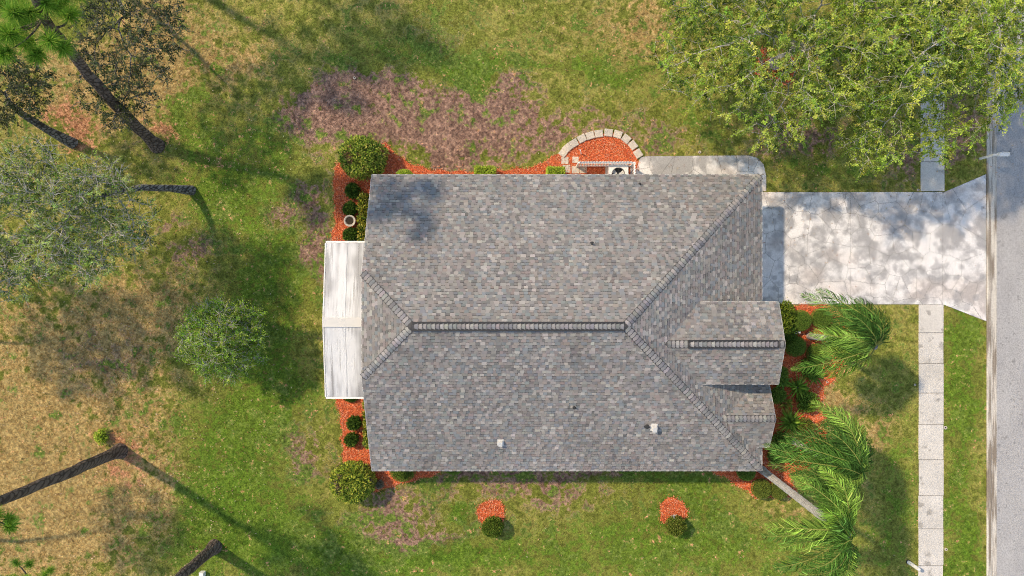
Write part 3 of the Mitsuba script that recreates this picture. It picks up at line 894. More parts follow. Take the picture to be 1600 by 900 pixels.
# white utility marker by the sidewalk
um = thing('utility_marker', 'white round topped utility marker post beside the sidewalk', 'marker post')
q = G(1419, 878)
obj('post', tube([q, q + [0, 0, .95], q + [0, 0, 1.0]], [.09, .09, .05], 14), 'white_plastic', um, smooth=40)
obj('collar', tube([q + [0, 0, 0], q + [0, 0, .05]], .12, 14), 'dark_plastic', um)
# irrigation heads
for px, py, r_, lab in ((1292, 596.5, .06, 'pale irrigation cap in the lawn by the palm bed'), (1476.5, 668, .085, 'irrigation cap at the verge edge of the sidewalk, beside the third joint below the palms'),
                        (1477.5, 858, .07, 'irrigation cap at the verge edge of the sidewalk, lowest one'), (1429, 601, .05, 'small irrigation cap at the lawn edge of the sidewalk'),
                        (1093, 238, .07, 'irrigation cap above the pale side path'), (554, 122, .07, 'irrigation cap in the brown patch above the corner shrub'),
                        (1434, 297, .06, 'irrigation cap where the upper sidewalk meets the driveway')):
    k_ = thing('irrigation_cap', lab, 'irrigation cap')
    q = G(px, py)
    ring = trimesh.creation.annulus(r_ * .55, r_, .06, sections=20); ring.apply_translation(q + [0, 0, .03])
    obj('ring', ring, 'paver_stone', k_)
    dk = trimesh.creation.cylinder(radius=r_ * .54, height=.05, sections=16); dk.apply_translation(q + [0, 0, .025])
    obj('nozzle', dk, 'dark_plastic', k_)
    dirt = chips(q[:2] + R.normal(0, r_ * 1.0, (26, 2)), 0.02)
for px, py, lab in ((1239, 519, 'white landscape light in the red bed between the clipped round shrubs, nearer the roof'), (1245, 518, 'white landscape light in the red bed between the clipped round shrubs, nearer the street')):
    k_ = thing('garden_light', lab, 'garden light')
    q = G(px, py)
    obj('stake', tube([q, q + [0, 0, .25]], .02, 8), 'dark_plastic', k_)
    hd = trimesh.creation.box(extents=(.13, .13, .1)); hd.apply_translation(q + [0, 0, .3])
    obj('head', hd, 'white_plastic', k_)
ub = thing('utility_box', 'small pale box cut by the lower frame edge beside a pine base', 'box')
q = G(318, 897)
obj('cover', chamfered(sbox(q[0] - .12, q[1] - .22, q[0] + .12, q[1] + .18), 0, .3, .03), 'white_paint', ub)

# ------------------------------------------------------------------ shrubs
DARK = [(.06, .13, .025), (.09, .18, .03), (.045, .095, .02), (.15, .24, .04)]
CLIP = [(.19, .31, .06), (.25, .38, .07), (.13, .23, .045)]
LIME = [(.56, .70, .09), (.44, .60, .08), (.66, .72, .14), (.25, .37, .05)]
OLIVE = [(.34, .48, .07), (.47, .57, .09), (.16, .26, .045), (.62, .62, .16), (.08, .14, .03)]
GOLD = [(.50, .46, .06), (.30, .36, .05), (.58, .52, .14), (.10, .16, .03), (.06, .11, .02)]


def shrub(name, px, py, rx, ry, h, pal, lab, cat='shrub', n=2600, leaf=.07, rough=.10, group=None, box_=False, inset=.25, zb=None, brown=None):
    """A leafy shrub: rx, ry in metres; leaves spread through the outer shell, a twiggy core and a stem."""
    zc = h * .55 if zb is None else zb
    q = G(px, py, zc)
    k = thing(name, lab, cat, group)
    d = rand_dirs(n)
    d[:, 2] = np.where(d[:, 2] < -.45, -d[:, 2], d[:, 2])
    if box_:
        d2 = R.uniform(-1, 1, (n, 3)); ax = R.integers(0, 3, n); d2[np.arange(n), ax] = np.where((ax == 2) | (R.uniform(size=n) < .5), 1.0, -1.0)
        d = unit(d2 ** 5 + 1e-6)
    else:
        d2 = d
    shell = 1 - inset * R.uniform(0, 1, n) ** 2
    bump = 1 + rough * (meshkit.fbm(d * 2.6 + px, 3, 4) - .5) * 2
    P = q * [1, 1, 0] + np.array([0, 0, h * .5]) + d2 * np.array([rx, ry, h * .5]) * (shell * bump)[:, None]
    D = unit(d + R.normal(0, .75, (n, 3)))
    V, F = kites(P, D, unit(d + R.normal(0, .5, (n, 3)) + [0, 0, .35]), R.uniform(.7, 1.3, n) * leaf, R.uniform(.35, .6, n) * leaf, .08)
    col = pick(pal, n, .18)
    if brown is not None:
        f = meshkit.fbm(d * 2.2 + 3.1, 3, 9)
        col = np.where((f > .66)[:, None] & (R.uniform(size=(n, 1)) < .7), pick(brown, n, .15), col)
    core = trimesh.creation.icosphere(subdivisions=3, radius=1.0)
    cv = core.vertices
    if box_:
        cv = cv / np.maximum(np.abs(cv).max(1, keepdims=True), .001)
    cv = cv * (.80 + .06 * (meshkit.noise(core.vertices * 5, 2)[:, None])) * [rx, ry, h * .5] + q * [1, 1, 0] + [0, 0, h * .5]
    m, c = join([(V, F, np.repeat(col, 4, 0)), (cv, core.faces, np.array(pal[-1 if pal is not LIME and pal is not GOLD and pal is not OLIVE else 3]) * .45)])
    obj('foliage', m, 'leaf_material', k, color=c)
    obj('stem', tube([q * [1, 1, 0], q * [1, 1, 0] + [0, 0, h * .5]], .03, 6), 'old_bark', k)
    return k


BR = [(.32, .20, .10), (.40, .27, .14), (.22, .13, .07)]
shrub('large_shrub', 567, 246, 1.16, 1.02, 1.7, OLIVE, 'large domed shrub with browned tips at the upper left corner of the roof', n=7000, leaf=.145, brown=BR, rough=.2, inset=.35)
shrub('large_shrub', 550, 753, 1.08, .98, 1.6, [(.5, .58, .09), (.62, .65, .12), (.25, .36, .055), (.10, .17, .035)], 'large yellow green domed shrub at the lower left corner of the roof', n=7000, leaf=.145, inset=.35, brown=[(.16, .12, .08), (.3, .22, .15), (.12, .1, .07)], rough=.14)
for (a, b, r_), w in zip(((551, 298, .33), (547, 326, .32), (548, 367, .36), (553, 661, .31), (549, 687, .30)),
                         ('first small dark shrub below the large corner shrub in the red mulch', 'small dark shrub just above the round stone bowl', 'small spiky dark shrub between the stone bowl and the patio roof',
                          'small green shrub in the lower rear bed, nearer the patio roof', 'small green shrub in the lower rear bed, nearer the large yellow shrub')):
    shrub('small_shrub', a, b, r_, r_, .62, DARK, w, n=1100, leaf=.13, rough=.3, inset=.5)
for a, b, rx, ry, h, w in ((632, 276, .42, .34, 1.0, 'clipped yellow green hedge block at the upper eave nearest the large corner shrub'),
                           (758, 275, .50, .42, 1.0, 'clipped yellow green hedge block midway along the upper eave'),
                           (868, 276, .43, .42, 1.0, 'clipped yellow green hedge block beside the tan pavers')):
    shrub('box_hedge', a, b, rx, ry, h, LIME, w, 'hedge', n=4200, leaf=.085, rough=.03, box_=a > 700)
shrub('clipped_shrub', 629, 735, .66, .56, 1.0, [(.20, .30, .05), (.26, .37, .07), (.13, .2, .035), (.1, .16, .03)], 'clipped pale green shrub half under the lower eave beside the large yellow shrub', n=3600, leaf=.06, rough=.04)
shrub('clipped_shrub', 709, 729, .48, .42, 1.0, CLIP, 'clipped green shrub peeping out under the lower eave, second from the corner', n=2400, leaf=.06, rough=.04)
shrub('clipped_shrub', 977, 727, .55, .42, 1.05, CLIP, 'clipped green shrub peeping out under the middle of the lower eave', n=2400, leaf=.06, rough=.04)
shrub('silver_plant', 592, 757, .24, .22, .3, [(.30, .29, .22), (.22, .24, .15), (.38, .34, .28), (.2, .2, .13)], 'small silvery plant in the mulch beside the large yellow shrub', 'plant', n=700, leaf=.08, rough=.3, inset=.7)
shrub('dark_plant', 548, 623, .35, .16, .3, DARK, 'low dark plant at the foot of the patio roof gutter', 'plant', n=500, leaf=.08, rough=.3, inset=.7)
# strips of variegated plants along the rear wall
for i, yy in enumerate((312, 327, 342, 357, 372)):
    shrub('variegated_plant', 568.5, yy, .27, .3, .85, GOLD, ('variegated yellow and dark plant against the rear wall, first below the corner', 'variegated yellow and dark plant against the rear wall, second below the corner',
          'variegated yellow and dark plant against the rear wall, level with the stone bowl', 'variegated yellow and dark plant against the rear wall, second above the patio roof', 'variegated yellow and dark plant against the rear wall, touching the patio roof')[i],
          'plant', n=420, leaf=.14, rough=.25, group='variegated plants along the rear wall', inset=.5)
for i, yy in enumerate((630, 646, 662, 678, 690)):
    shrub('variegated_plant', 575.5, yy, .24, .3, .8, GOLD if i < 4 else OLIVE, ('bright yellow leafed plant at the rear wall right below the patio roof', 'bright yellow leafed plant at the rear wall, second below the patio roof',
          'bright yellow leafed plant at the rear wall, third below the patio roof', 'yellow leafed plant at the rear wall, fourth below the patio roof', 'last green plant of the row at the rear wall below the patio roof')[i],
          'plant', n=420, leaf=.13, rough=.25, group='variegated plants along the rear wall', inset=.5)
# topiaries in the lawn
shrub('topiary', 770, 824, .52, .5, 1.0, [(.11, .19, .03), (.15, .25, .04), (.07, .12, .02), (.26, .33, .06)], 'dark bushy topiary in the mulch ring nearer the patio', n=3400, leaf=.085, rough=.12)
shrub('topiary', 1056, 822, .50, .48, 1.0, [(.13, .18, .03), (.2, .26, .04), (.07, .12, .02), (.3, .33, .08)], 'dark topiary with a bare pale branch in the mulch ring nearer the street', n=2800, leaf=.085, rough=.22)
q = G(1053, 806, .9)
obj('bare_branch', cat_([tube([G(1055, 818, .3), q, q + [-.05, .12, .12]], [.03, .022, .01], 6), tube([q, q + [.13, .1, .1]], [.02, .008], 6), tube([q, q + [-.16, .02, .08]], [.02, .008], 6)]), 'pale_bark', 'topiary_001')
# clipped balls in the front bed
for a, b, r_, pal, w in ((1251, 501, .55, CLIP, 'clipped round green shrub next to the driveway, nearer the roof'), (1284, 497, .52, CLIP, 'clipped round green shrub next to the driveway, nearer the street'),
                         (1243, 541, .53, CLIP, 'clipped round shrub in the shade of the larger gable'), (1305, 521, .5, CLIP, 'clipped round shrub under the fronds of the palm by the driveway'),
                         (1277, 552, .5, CLIP, 'clipped round shrub below the palm by the driveway, level with the gable ridge'), (1190, 764, .5, [(.22, .29, .06), (.27, .33, .07), (.15, .21, .045)], 'clipped round shrub in the corner bed, nearer the lawn'),
                         (1217, 766, .46, [(.22, .29, .06), (.27, .33, .07), (.15, .21, .045)], 'clipped round shrub in the corner bed, beside the palm trunk'), (1166, 737, .46, CLIP, 'clipped shrub in the eave shade of the corner bed')):
    shrub('round_shrub', a, b, r_, r_ * .97, .85, pal, w, n=5200, leaf=.045, rough=.03, inset=.12)


def strap_plant(name, px, py, n, L, pal, lab, w=.05, z0=.15, cat='plant', droop=.9):
    k = thing(name, lab, cat)
    q = G(px, py, .4) * [1, 1, 0]
    parts = []
    for i in range(n):
        a = R.uniform(0, 6.283); el = R.uniform(.5, 1.35)
        d = np.array([math.cos(a) * math.cos(el), math.sin(a) * math.cos(el), math.sin(el)])
        ll = L * R.uniform(.6, 1.15)
        t = np.linspace(0, 1, 6)[:, None]
        C = q + [0, 0, z0] + d * ll * t + np.array([0, 0, -1]) * droop * ll * t ** 2 * R.uniform(.3, .7)
        s = np.array([-math.sin(a), math.cos(a), 0]) * w * (np.sin(np.clip(t * .9 + .12, 0, 1) * math.pi) + .05)
        V = np.vstack([C - s, C + s])
        F = np.vstack([[[j, j + 1, 6 + j + 1], [j, 6 + j + 1, 6 + j]] for j in range(5)])
        parts.append((V, F, pick(pal, 1, .15)[0]))
    m, c = join(parts)
    obj('leaves', m, 'frond_material', k, color=c)
    obj('stem', tube([q, q + [0, 0, z0 + .1]], .04, 6), 'old_bark', k)


FRESH = [(.14, .27, .03), (.20, .36, .045), (.10, .2, .03), (.28, .42, .06)]
strap_plant('arching_plant', 1248, 606, 90, 1.0, FRESH, 'bright green arching plant beside the shaded gable corner', w=.035)
strap_plant('arching_plant', 1236, 660, 120, 1.1, FRESH, 'bright green strap leaved plant before the smaller gable', w=.03)
strap_plant('arching_plant', 1275, 588, 70, .8, [(.10, .22, .04), (.16, .3, .04)], 'green strap leaved plant on the outer rim of the palm bed', w=.03)
strap_plant('arching_plant', 1222, 596, 70, .8, [(.12, .24, .045), (.17, .31, .05)], 'broad leaved green plant deep in the gable shade', w=.05)
strap_plant('croton', 1230, 632, 60, .55, [(.34, .12, .07), (.22, .25, .04), (.4, .3, .06), (.15, .2, .03)], 'reddish green broad leaved plant against the smaller gable', w=.06)
shrub('leafy_shrub', 1228, 493, .42, .7, 1.0, [(.2, .3, .04), (.28, .36, .05), (.13, .2, .03), (.06, .1, .02)], 'yellow green leafy shrub tucked against the larger gable by the driveway', n=1500, leaf=.12, rough=.25, inset=.5)
for (a_, b_, r_, h_, pal_, w_) in ((1218, 585, .34, .6, CLIP, 'low green shrub at the corner of the larger gable'), (1216, 618, .3, .5, CLIP, 'low green shrub between the two gables'), (1262, 628, .42, .7, [(.2, .34, .05), (.28, .42, .07), (.12, .22, .04)], 'bushy green shrub in the middle of the palm bed'),
                                  (1222, 690, .38, .7, CLIP, 'leafy shrub against the smaller gable, nearest the corner bed'), (1258, 668, .36, .6, [(.3, .22, .07), (.22, .28, .05), (.12, .18, .04)], 'reddish leafy shrub between the strap leaved plant and the palm'), (1266, 575, .36, .6, [(.2, .34, .05), (.28, .42, .07), (.12, .22, .04)], 'bushy green shrub below the fronds of the palm by the driveway'),
                                  (1212, 712, .3, .5, CLIP, 'low shrub at the bed end beside the ringed palm trunk')):
    shrub('leafy_shrub', a_, b_, r_ * 1.25, r_ * 1.25, h_, pal_, w_, n=1300, leaf=.11, rough=.3, inset=.5)
shrub('leafy_shrub', 1232, 520, .36, .6, .8, DARK, 'dark leafy shrub against the larger gable', n=900, leaf=.12, rough=.25, inset=.5)
shrub('weed_clump', 158, 682, .28, .38, .5, LIME, 'light green weed clump left of the pine base with red straw', 'weeds', n=500, leaf=.12, rough=.4, inset=.8)


# ------------------------------------------------------------------ trees
def grow(start, attr, step=.4, infl=2.5, kill=.55, iters=90, up=.05):
    """Space colonisation. start: list of trunk points (each the child of the one before). -> nodes, parents"""
    N = [np.array(p, float) for p in start]
    par = [-1] + list(range(len(start) - 1))
    attr = np.array(attr)
    for _ in range(iters):
        if not len(attr):
            break
        A = np.array(N)
        d, i = cKDTree(A).query(attr)
        ok = d < infl
        if not ok.any():
            i[:] = i[np.argmin(d)]; ok = d <= d.min() + .5
        dirs = unit(attr[ok] - A[i[ok]])
        acc = np.zeros_like(A); np.add.at(acc, i[ok], dirs)
        hit = np.unique(i[ok])
        new = A[hit] + step * unit(unit(acc[hit]) + R.normal(0, .16, (len(hit), 3)) + [0, 0, up])
        fresh = cKDTree(A).query(new)[0] > step * .35
        if not fresh.any():
            break
        for h, p in zip(hit[fresh], new[fresh]):
            N.append(p); par.append(int(h))
        d2 = cKDTree(new[fresh]).query(attr)[0]
        attr = attr[d2 > kill]
    return np.array(N), np.array(par)


def radii(par, tip=.009, e=2.35):
    n = len(par); a = np.zeros(n); kids = np.zeros(n, int)
    for i in range(n - 1, 0, -1):
        if kids[i] == 0:
            a[i] = tip ** e
        a[par[i]] += a[i]; kids[par[i]] += 1
    return a ** (1 / e), kids


def crown_points(cx, cy, cz, rx, ry, rz, n, hollow=.45, lump=.35, seed=0, keep=None):
    d = rand_dirs(n * 3)
    r = R.uniform(hollow ** 3, 1, n * 3) ** (1 / 3)
    lim = 1 + lump * (meshkit.fbm(d * 1.9 + seed * 3.7, 3, seed) - .5) * 2
    P = np.array([cx, cy, cz]) + d * np.array([rx, ry, rz]) * (r * lim)[:, None]
    P = P[(P[:, 2] > cz - rz * .75)]
    if keep is not None:
        P = P[keep(P)]
    return P[:n]


def tree(name, lab, start, r0, attr, pal, bark='oak_bark', leaf=.075, lw=.5, per=16, twigs=3, tl=.5, step=.4, infl=2.6, kill=.5, group=None, tip=.009, min_r=.03, upb=.25, bare=0.0, cat='tree', tw=1.0, r_bark=None):
    k = thing(name, lab, cat, group)
    N, par = grow(start, attr, step, infl, kill)
    r, kids = radii(par, tip)
    ns = len(start)
    r[:ns] = np.maximum(r[:ns], np.linspace(r0, max(r0 * .55, r[ns - 1]), ns))
    r = np.minimum(r, r0)
    i = np.arange(ns, len(N))
    V, F = frusta(N[par[i]], N[i], np.minimum(r[par[i]], r[i] * 1.35), r[i], 6)
    tr = tube(start, r[:ns] * np.r_[1.35, np.ones(ns - 1)], 14, bark=.10, seed=3)
    # twigs and leaves on the thin nodes
    thin = np.where((r < min_r) & (np.arange(len(N)) >= ns))[0]
    base = np.repeat(thin, twigs)
    m = len(base)
    grow_dir = unit(N[base] - N[par[base]])
    td = unit(grow_dir * .7 + rand_dirs(m) * 1.0 + [0, 0, upb])
    Lt = R.uniform(.5, 1.15, m) * tl
    A = N[base]
    mid = A + td * Lt[:, None] * .55 + R.normal(0, .03, (m, 3))
    B = A + td * Lt[:, None] + np.array([0, 0, -.05]) + R.normal(0, .05, (m, 3))
    w = frusta(np.vstack([A, mid]), np.vstack([mid, B]), tw * np.r_[np.full(m, .014), np.full(m, .010)], tw * np.r_[np.full(m, .010), np.full(m, .005)], 3)
    wood = cat_([tr, (V, F), w])
    if r_bark:
        obj('trunk', tr, r_bark, k)
        obj('branches', cat_([(V, F), w]), bark, k, kind='stuff')
    else:
        obj('trunk', wood, bark, k)
    leafy = np.where(R.uniform(size=m) > bare)[0]
    b2 = np.repeat(leafy, per)
    t = R.uniform(.15, 1.08, len(b2))
    P = np.where((t < .55)[:, None], A[b2] + (mid - A)[b2] * (t / .55)[:, None], mid[b2] + (B - mid)[b2] * ((t - .55) / .45)[:, None])
    P = P + R.normal(0, .035, P.shape)
    D = unit(td[b2] * .8 + rand_dirs(len(b2)))
    n = len(b2)
    Nn = unit(rand_dirs(n) * .8 + [0, 0, 1.0])
    V, F = kites(P, D, Nn, R.uniform(.7, 1.3, n) * leaf, R.uniform(.8, 1.2, n) * leaf * lw, .06)
    clump = pick(pal, m, .22)
    col = clump[b2] * (1 + R.normal(0, .15, (n, 1)))
    obj('crown', (V, F), 'leaf_material', k, color=np.repeat(np.clip(col, .004, .9), 4, 0))
    return k, N


OAKY = [(.36, .48, .08), (.45, .56, .10), (.24, .36, .06), (.55, .63, .13), (.14, .22, .045)]
SAGE = [(.30, .41, .11), (.39, .51, .13), (.20, .29, .08), (.5, .6, .19), (.12, .18, .06)]
MURK = [(.095, .125, .06), (.125, .155, .075), (.065, .09, .042), (.19, .21, .11)]

# crown outline in the picture of the two street oaks is shaped by where their limbs reach
def clumped(P, f, thr, seed):
    return P[meshkit.fbm(P * f, 2, seed) > thr]


oakA = np.vstack([clumped(crown_points(13.0, 12.2, 5.6, 6.4, 5.2, 2.2, 3600, .2, .32, 1), .66, .50, 3), crown_points(8.4, 10.4, 4.7, 2.2, 2.2, 1.0, 110, .2, .4, 2), crown_points(12.2, 7.2, 4.8, 1.6, .8, .6, 50, .2, .4, 3)])
tree('oak_tree', 'broad light green oak above the red mulch ring in the upper right', [(13.7, 11.7, 0), (13.65, 11.6, 1.1), (13.6, 11.5, 2.2), (13.4, 11.4, 3.2)], .26, oakA, OAKY, bark='pale_bark', leaf=.10, per=34, twigs=4, tl=.66, min_r=.024, kill=.42, bare=.16, tw=.6)
oakB = np.vstack([clumped(crown_points(18.6, 11.4, 6.2, 4.6, 4.8, 2.2, 3000, .2, .32, 4), .66, .50, 5), crown_points(16.2, 6.6, 5.0, 1.5, 1.5, .8, 90, .2, .4, 5), crown_points(19.3, 6.9, 5.2, 1.8, 1.2, .8, 80, .2, .4, 6), crown_points(22, 11.0, 6.0, 2.6, 3.4, 1.3, 220, .2, .4, 7)])
tree('oak_tree', 'yellow green oak reaching over the sidewalk and the street', [(19.6, 12.6, 0), (19.5, 12.5, 1.2), (19.4, 12.3, 2.4), (19.2, 12.0, 3.4)], .25, oakB, [(.37, .50, .075), (.46, .57, .095), (.26, .38, .06), (.55, .63, .13), (.15, .23, .045)], bark='pale_bark', leaf=.10, per=34, twigs=4, tl=.66, min_r=.024, kill=.42, bare=.16, tw=.6)

# left oak with its leaning trunk
left = np.vstack([clumped(crown_points(-20.1, 2.9, 6.2, 3.6, 3.4, 1.9, 1900, .25, .35, 8), .8, .43, 8), crown_points(-17.2, 2.9, 5.2, 1.4, 1.6, .8, 90, .2, .4, 9)])
tree('gnarled_oak', 'grey green oak with pale bare twigs at the left frame edge', [(-16.7, 5.1, 0), (-17.2, 5.02, 1.3), (-17.9, 4.85, 2.7), (-18.6, 4.4, 4.0), (-19.1, 3.9, 4.9)], .20, left, SAGE, r_bark='old_bark', bark='pale_bark', leaf=.105, per=18, twigs=6, tl=.58, bare=.47, kill=.38, lw=.5)
small = np.vstack([crown_points(-14.15, -2.45, 2.6, 1.95, 2.0, 1.5, 420, .2, .35, 10)])
tree('young_oak', 'small bushy oak standing alone on the rear lawn', [(-14.1, -2.4, 0), (-14.12, -2.42, .6), (-14.15, -2.45, 1.2)], .09, small, [(.22, .38, .05), (.30, .48, .07), (.14, .26, .035), (.38, .52, .09)], bark='pale_bark', leaf=.09, per=17, twigs=7, tl=.5, step=.25, kill=.3, bare=.28, tw=.85, min_r=.02, tip=.006)
dark1 = crown_points(-23.0, 9.0, 4.6, 2.1, 1.7, 1.0, 210, .2, .4, 11)
tree('dark_oak', 'dark sparse oak with short trunk at the left frame edge below the pine', [(-22.9, 7.55, 0), (-23.2, 7.9, 1.5), (-23.4, 8.3, 3.0), (-23.3, 8.6, 4.0)], .22, dark1, MURK, bark='old_bark', leaf=.11, per=16, twigs=5, tl=.5, kill=.42)
dark2 = np.vstack([crown_points(-17.3, 11.4, 4.8, 2.6, 2.9, 1.2, 330, .2, .4, 12), crown_points(-18.2, 8.8, 4.2, 1.5, 1.7, .9, 110, .2, .4, 13)])
tree('dark_oak', 'dark sparse oak behind the leaning pine trunk at the top edge', [(-20.5, 15.6, 0), (-19.8, 14.9, 1.4), (-18.9, 13.8, 2.8), (-18.0, 12.6, 3.8)], .14, dark2, MURK, bark='old_bark', leaf=.11, per=14, twigs=5, tl=.5, kill=.42, bare=.2)
off1 = crown_points(-28.0, .6, 7.0, 3.3, 3.2, 1.6, 520, .1, .35, 14)
tree('shade_oak', 'oak beyond the left frame edge shading the dry lawn', [(-29.5, -2.5, 0), (-29.2, -1.8, 2), (-28.8, -.8, 4.2), (-28.3, .1, 5.5)], .10, off1, SAGE, leaf=.16, per=13, twigs=3, tl=.6, kill=.5)
off2 = crown_points(-25.6, -8.6, 8.0, 2.3, 2.4, 1.4, 240, .2, .35, 15)
tree('shade_oak', 'oak beyond the lower left frame edge shading the lawn by the pines', [(-28.5, -13, 0), (-27.8, -12, 2.5), (-26.8, -10.4, 5), (-25.9, -9, 6.8)], .10, off2, SAGE, leaf=.16, per=13, twigs=3, tl=.6, kill=.5)


def pine(lab, trunk, r0, branches, tufts_n=160, needle=.30, nw=.012, pal=((.22, .42, .05), (.30, .52, .07), (.16, .32, .045), (.40, .58, .10)), name='pine_tree', group=None):
    """trunk: points; branches: list of (start point, end point, number of tufts)."""
    k = thing(name, lab, 'tree', group)
    tp = np.array(trunk, float)
    s = np.r_[0, np.cumsum(np.linalg.norm(np.diff(tp, axis=0), axis=1))]
    f = np.linspace(0, s[-1], 28)
    pts = np.c_[[np.interp(f, s, tp[:, j]) for j in range(3)]].T
    pts[:, :2] += R.normal(0, .02, (28, 2))
    fl = 1 + .45 * np.exp(-f / .35)
    wood, parts = [tube(pts, np.interp(f, [0, s[-1]], [r0, r0 * .35]) * fl, 20, bark=.07, seed=5)], []
    for a, b, nt in branches:
        a, b = np.array(a, float), np.array(b, float)
        t = np.linspace(0, 1, 6)[:, None]
        c = a + (b - a) * t + np.array([0, 0, -.25]) * np.sin(t * math.pi)
        wood.append(tube(c, np.linspace(.055, .015, 6), 6))
        for j in range(nt):
            u = 1 - .55 * (j / max(nt, 1)) * R.uniform(.6, 1.2)
            off = R.normal(0, .28, 3) * (j > 0)
            tip = np.array([np.interp(u, t[:, 0], c[:, q]) for q in range(3)])
            p = tip + off
            wood.append(tube([tip, p], [.014, .012], 5))
            dirn = unit(b - a + [0, 0, .9])
            n = tufts_n
            d = unit(rand_dirs(n) + dirn * .6)
            st = p + dirn * R.uniform(-.2, .15, n)[:, None]
            L = needle * R.uniform(.75, 1.15, n)
            S_ = unit(np.cross(d, rand_dirs(n))) * nw
            tipn = st + d * L[:, None] + np.array([0, 0, -.22]) * (L ** 2)[:, None]
            V = np.stack([st - S_, st + S_, tipn], 1).reshape(-1, 3)
            parts.append((V, np.arange(3 * n).reshape(-1, 3), np.repeat(pick(pal, n, .15), 3, 0)))
    obj('trunk', cat_(wood), 'pine_bark', k)
    m, c = join(parts)
    obj('crown', m, 'leaf_material', k, color=c)


def whorls(top, z0, z1, n, rl, at):
    out = []
    for i in range(n):
        z = z0 + (z1 - z0) * (i + .5) / n
        a = i * 2.4 + R.uniform(-.4, .4)
        L = rl * (1 - .55 * (z - z0) / (z1 - z0)) * R.uniform(.7, 1.15)
        s = at(z)
        out.append((s, s + np.array([math.cos(a) * L, math.sin(a) * L, .35 * L + .1]), 4))
    return out


tA = [(-18.5, 7.4, 0), (-18.45, 8.2, 3), (-18.25, 9.3, 6.5), (-17.6, 10.2, 10), (-16.0, 10.5, 13.5), (-14.8, 10.1, 16.5)]


def along(tr):
    tr = np.array(tr)
    return lambda z: np.array([np.interp(z, tr[:, 2], tr[:, 0]), np.interp(z, tr[:, 2], tr[:, 1]), z])


atA = along(tA)
brA = [(atA(9.6), G(78, 62, 10.6), 1), (atA(9.4), G(98, 74, 10.1), 1), (atA(10), G(8, 82, 10.4), 1), (atA(10.2), G(72, 6, 11), 1), (atA(10.2), G(48, 20, 10.8), 1), (atA(10.3), G(22, 20, 11.2), 2), (atA(9.3), G(108, 24, 9.6), 1),
       (atA(10.6), G(122, -14, 10.6), 2), (atA(9.9), G(-20, 50, 11), 2), (atA(9.5), G(44, 66, 9.2), 1), (atA(9.8), G(58, 84, 9.8), 1), (atA(10), G(16, 52, 10), 2), (atA(10.4), G(95, -5, 10.8), 2), (atA(10.1), G(0, 5, 10.4), 2)]
pine('tall leaning pine with bright needle clusters in the upper left corner', tA, .29, brA + whorls(None, 13.6, 16.6, 6, 2.0, atA), tufts_n=420, needle=.60, nw=.017)
tB = [(-20.4, -8.5, 0), (-20.4, -8.5, 6), (-20.45, -8.5, 12), (-20.4, -8.55, 17)]
pine('straight pine rising from red straw at the lower left', tB, .29, whorls(None, 10.2, 16.5, 34, 2.7, along(tB)), tufts_n=150, needle=.38, nw=.03)
tC = [(-15.5, -13.5, 0), (-15.55, -13.6, 6), (-15.6, -13.75, 12), (-15.6, -13.8, 17)]
pine('pine trunk leaving the lower frame edge beside a pale box', tC, .28, whorls(None, 12, 17, 24, 2.6, along(tC)), tufts_n=120, needle=.38, nw=.03)
for (x, y, z0, zt, lab) in ((-28.4, 3.3, 9.5, 15.5, 'pine beyond the left frame edge shading the middle of the rear lawn'), (-20.05, 17.8, 10.5, 14.5, 'pine beyond the top edge casting the slanting trunk shadow'), (-18.2, 20.2, 11.5, 16.5, 'taller pine beyond the top edge, farther from the leaning pine')):
    tr_ = [(x, y, 0), (x, y, 8), (x + .1, y, zt)]
    pine(lab, tr_, .33, whorls(None, z0, zt, 22, 2.6, along(tr_)), tufts_n=110, needle=.40, nw=.032)
tD = [(-22.9, -15.8, 0), (-22.5, -14.7, 2.5), (-22.2, -14.0, 5)]
pine('young pine showing only bright tufts at the lower left frame edge', tD, .08, [((-22.2, -14, 4.2), G(25, 880, 5), 2), ((-22.2, -14, 4.0), G(70, 898, 4.8), 2), ((-22.2, -14, 4.6), G(40, 905, 5.4), 3), ((-22.2, -14, 3.8), G(5, 905, 4.8), 2)], tufts_n=260, needle=.3, nw=.011, name='young_pine')


# ------------------------------------------------------------------ palms
PALM = [(.075, .17, .032), (.105, .225, .04), (.06, .135, .028), (.18, .31, .055)]


def bez(P, t):
    """Smooth curve through the points P (Catmull-Rom)."""
    P = np.array(P, float)
    s = np.r_[0, np.cumsum(np.linalg.norm(np.diff(P, axis=0), axis=1))]; s /= s[-1]
    from scipy.interpolate import PchipInterpolator
    return np.c_[[PchipInterpolator(s, P[:, j])(t) for j in range(3)]].T


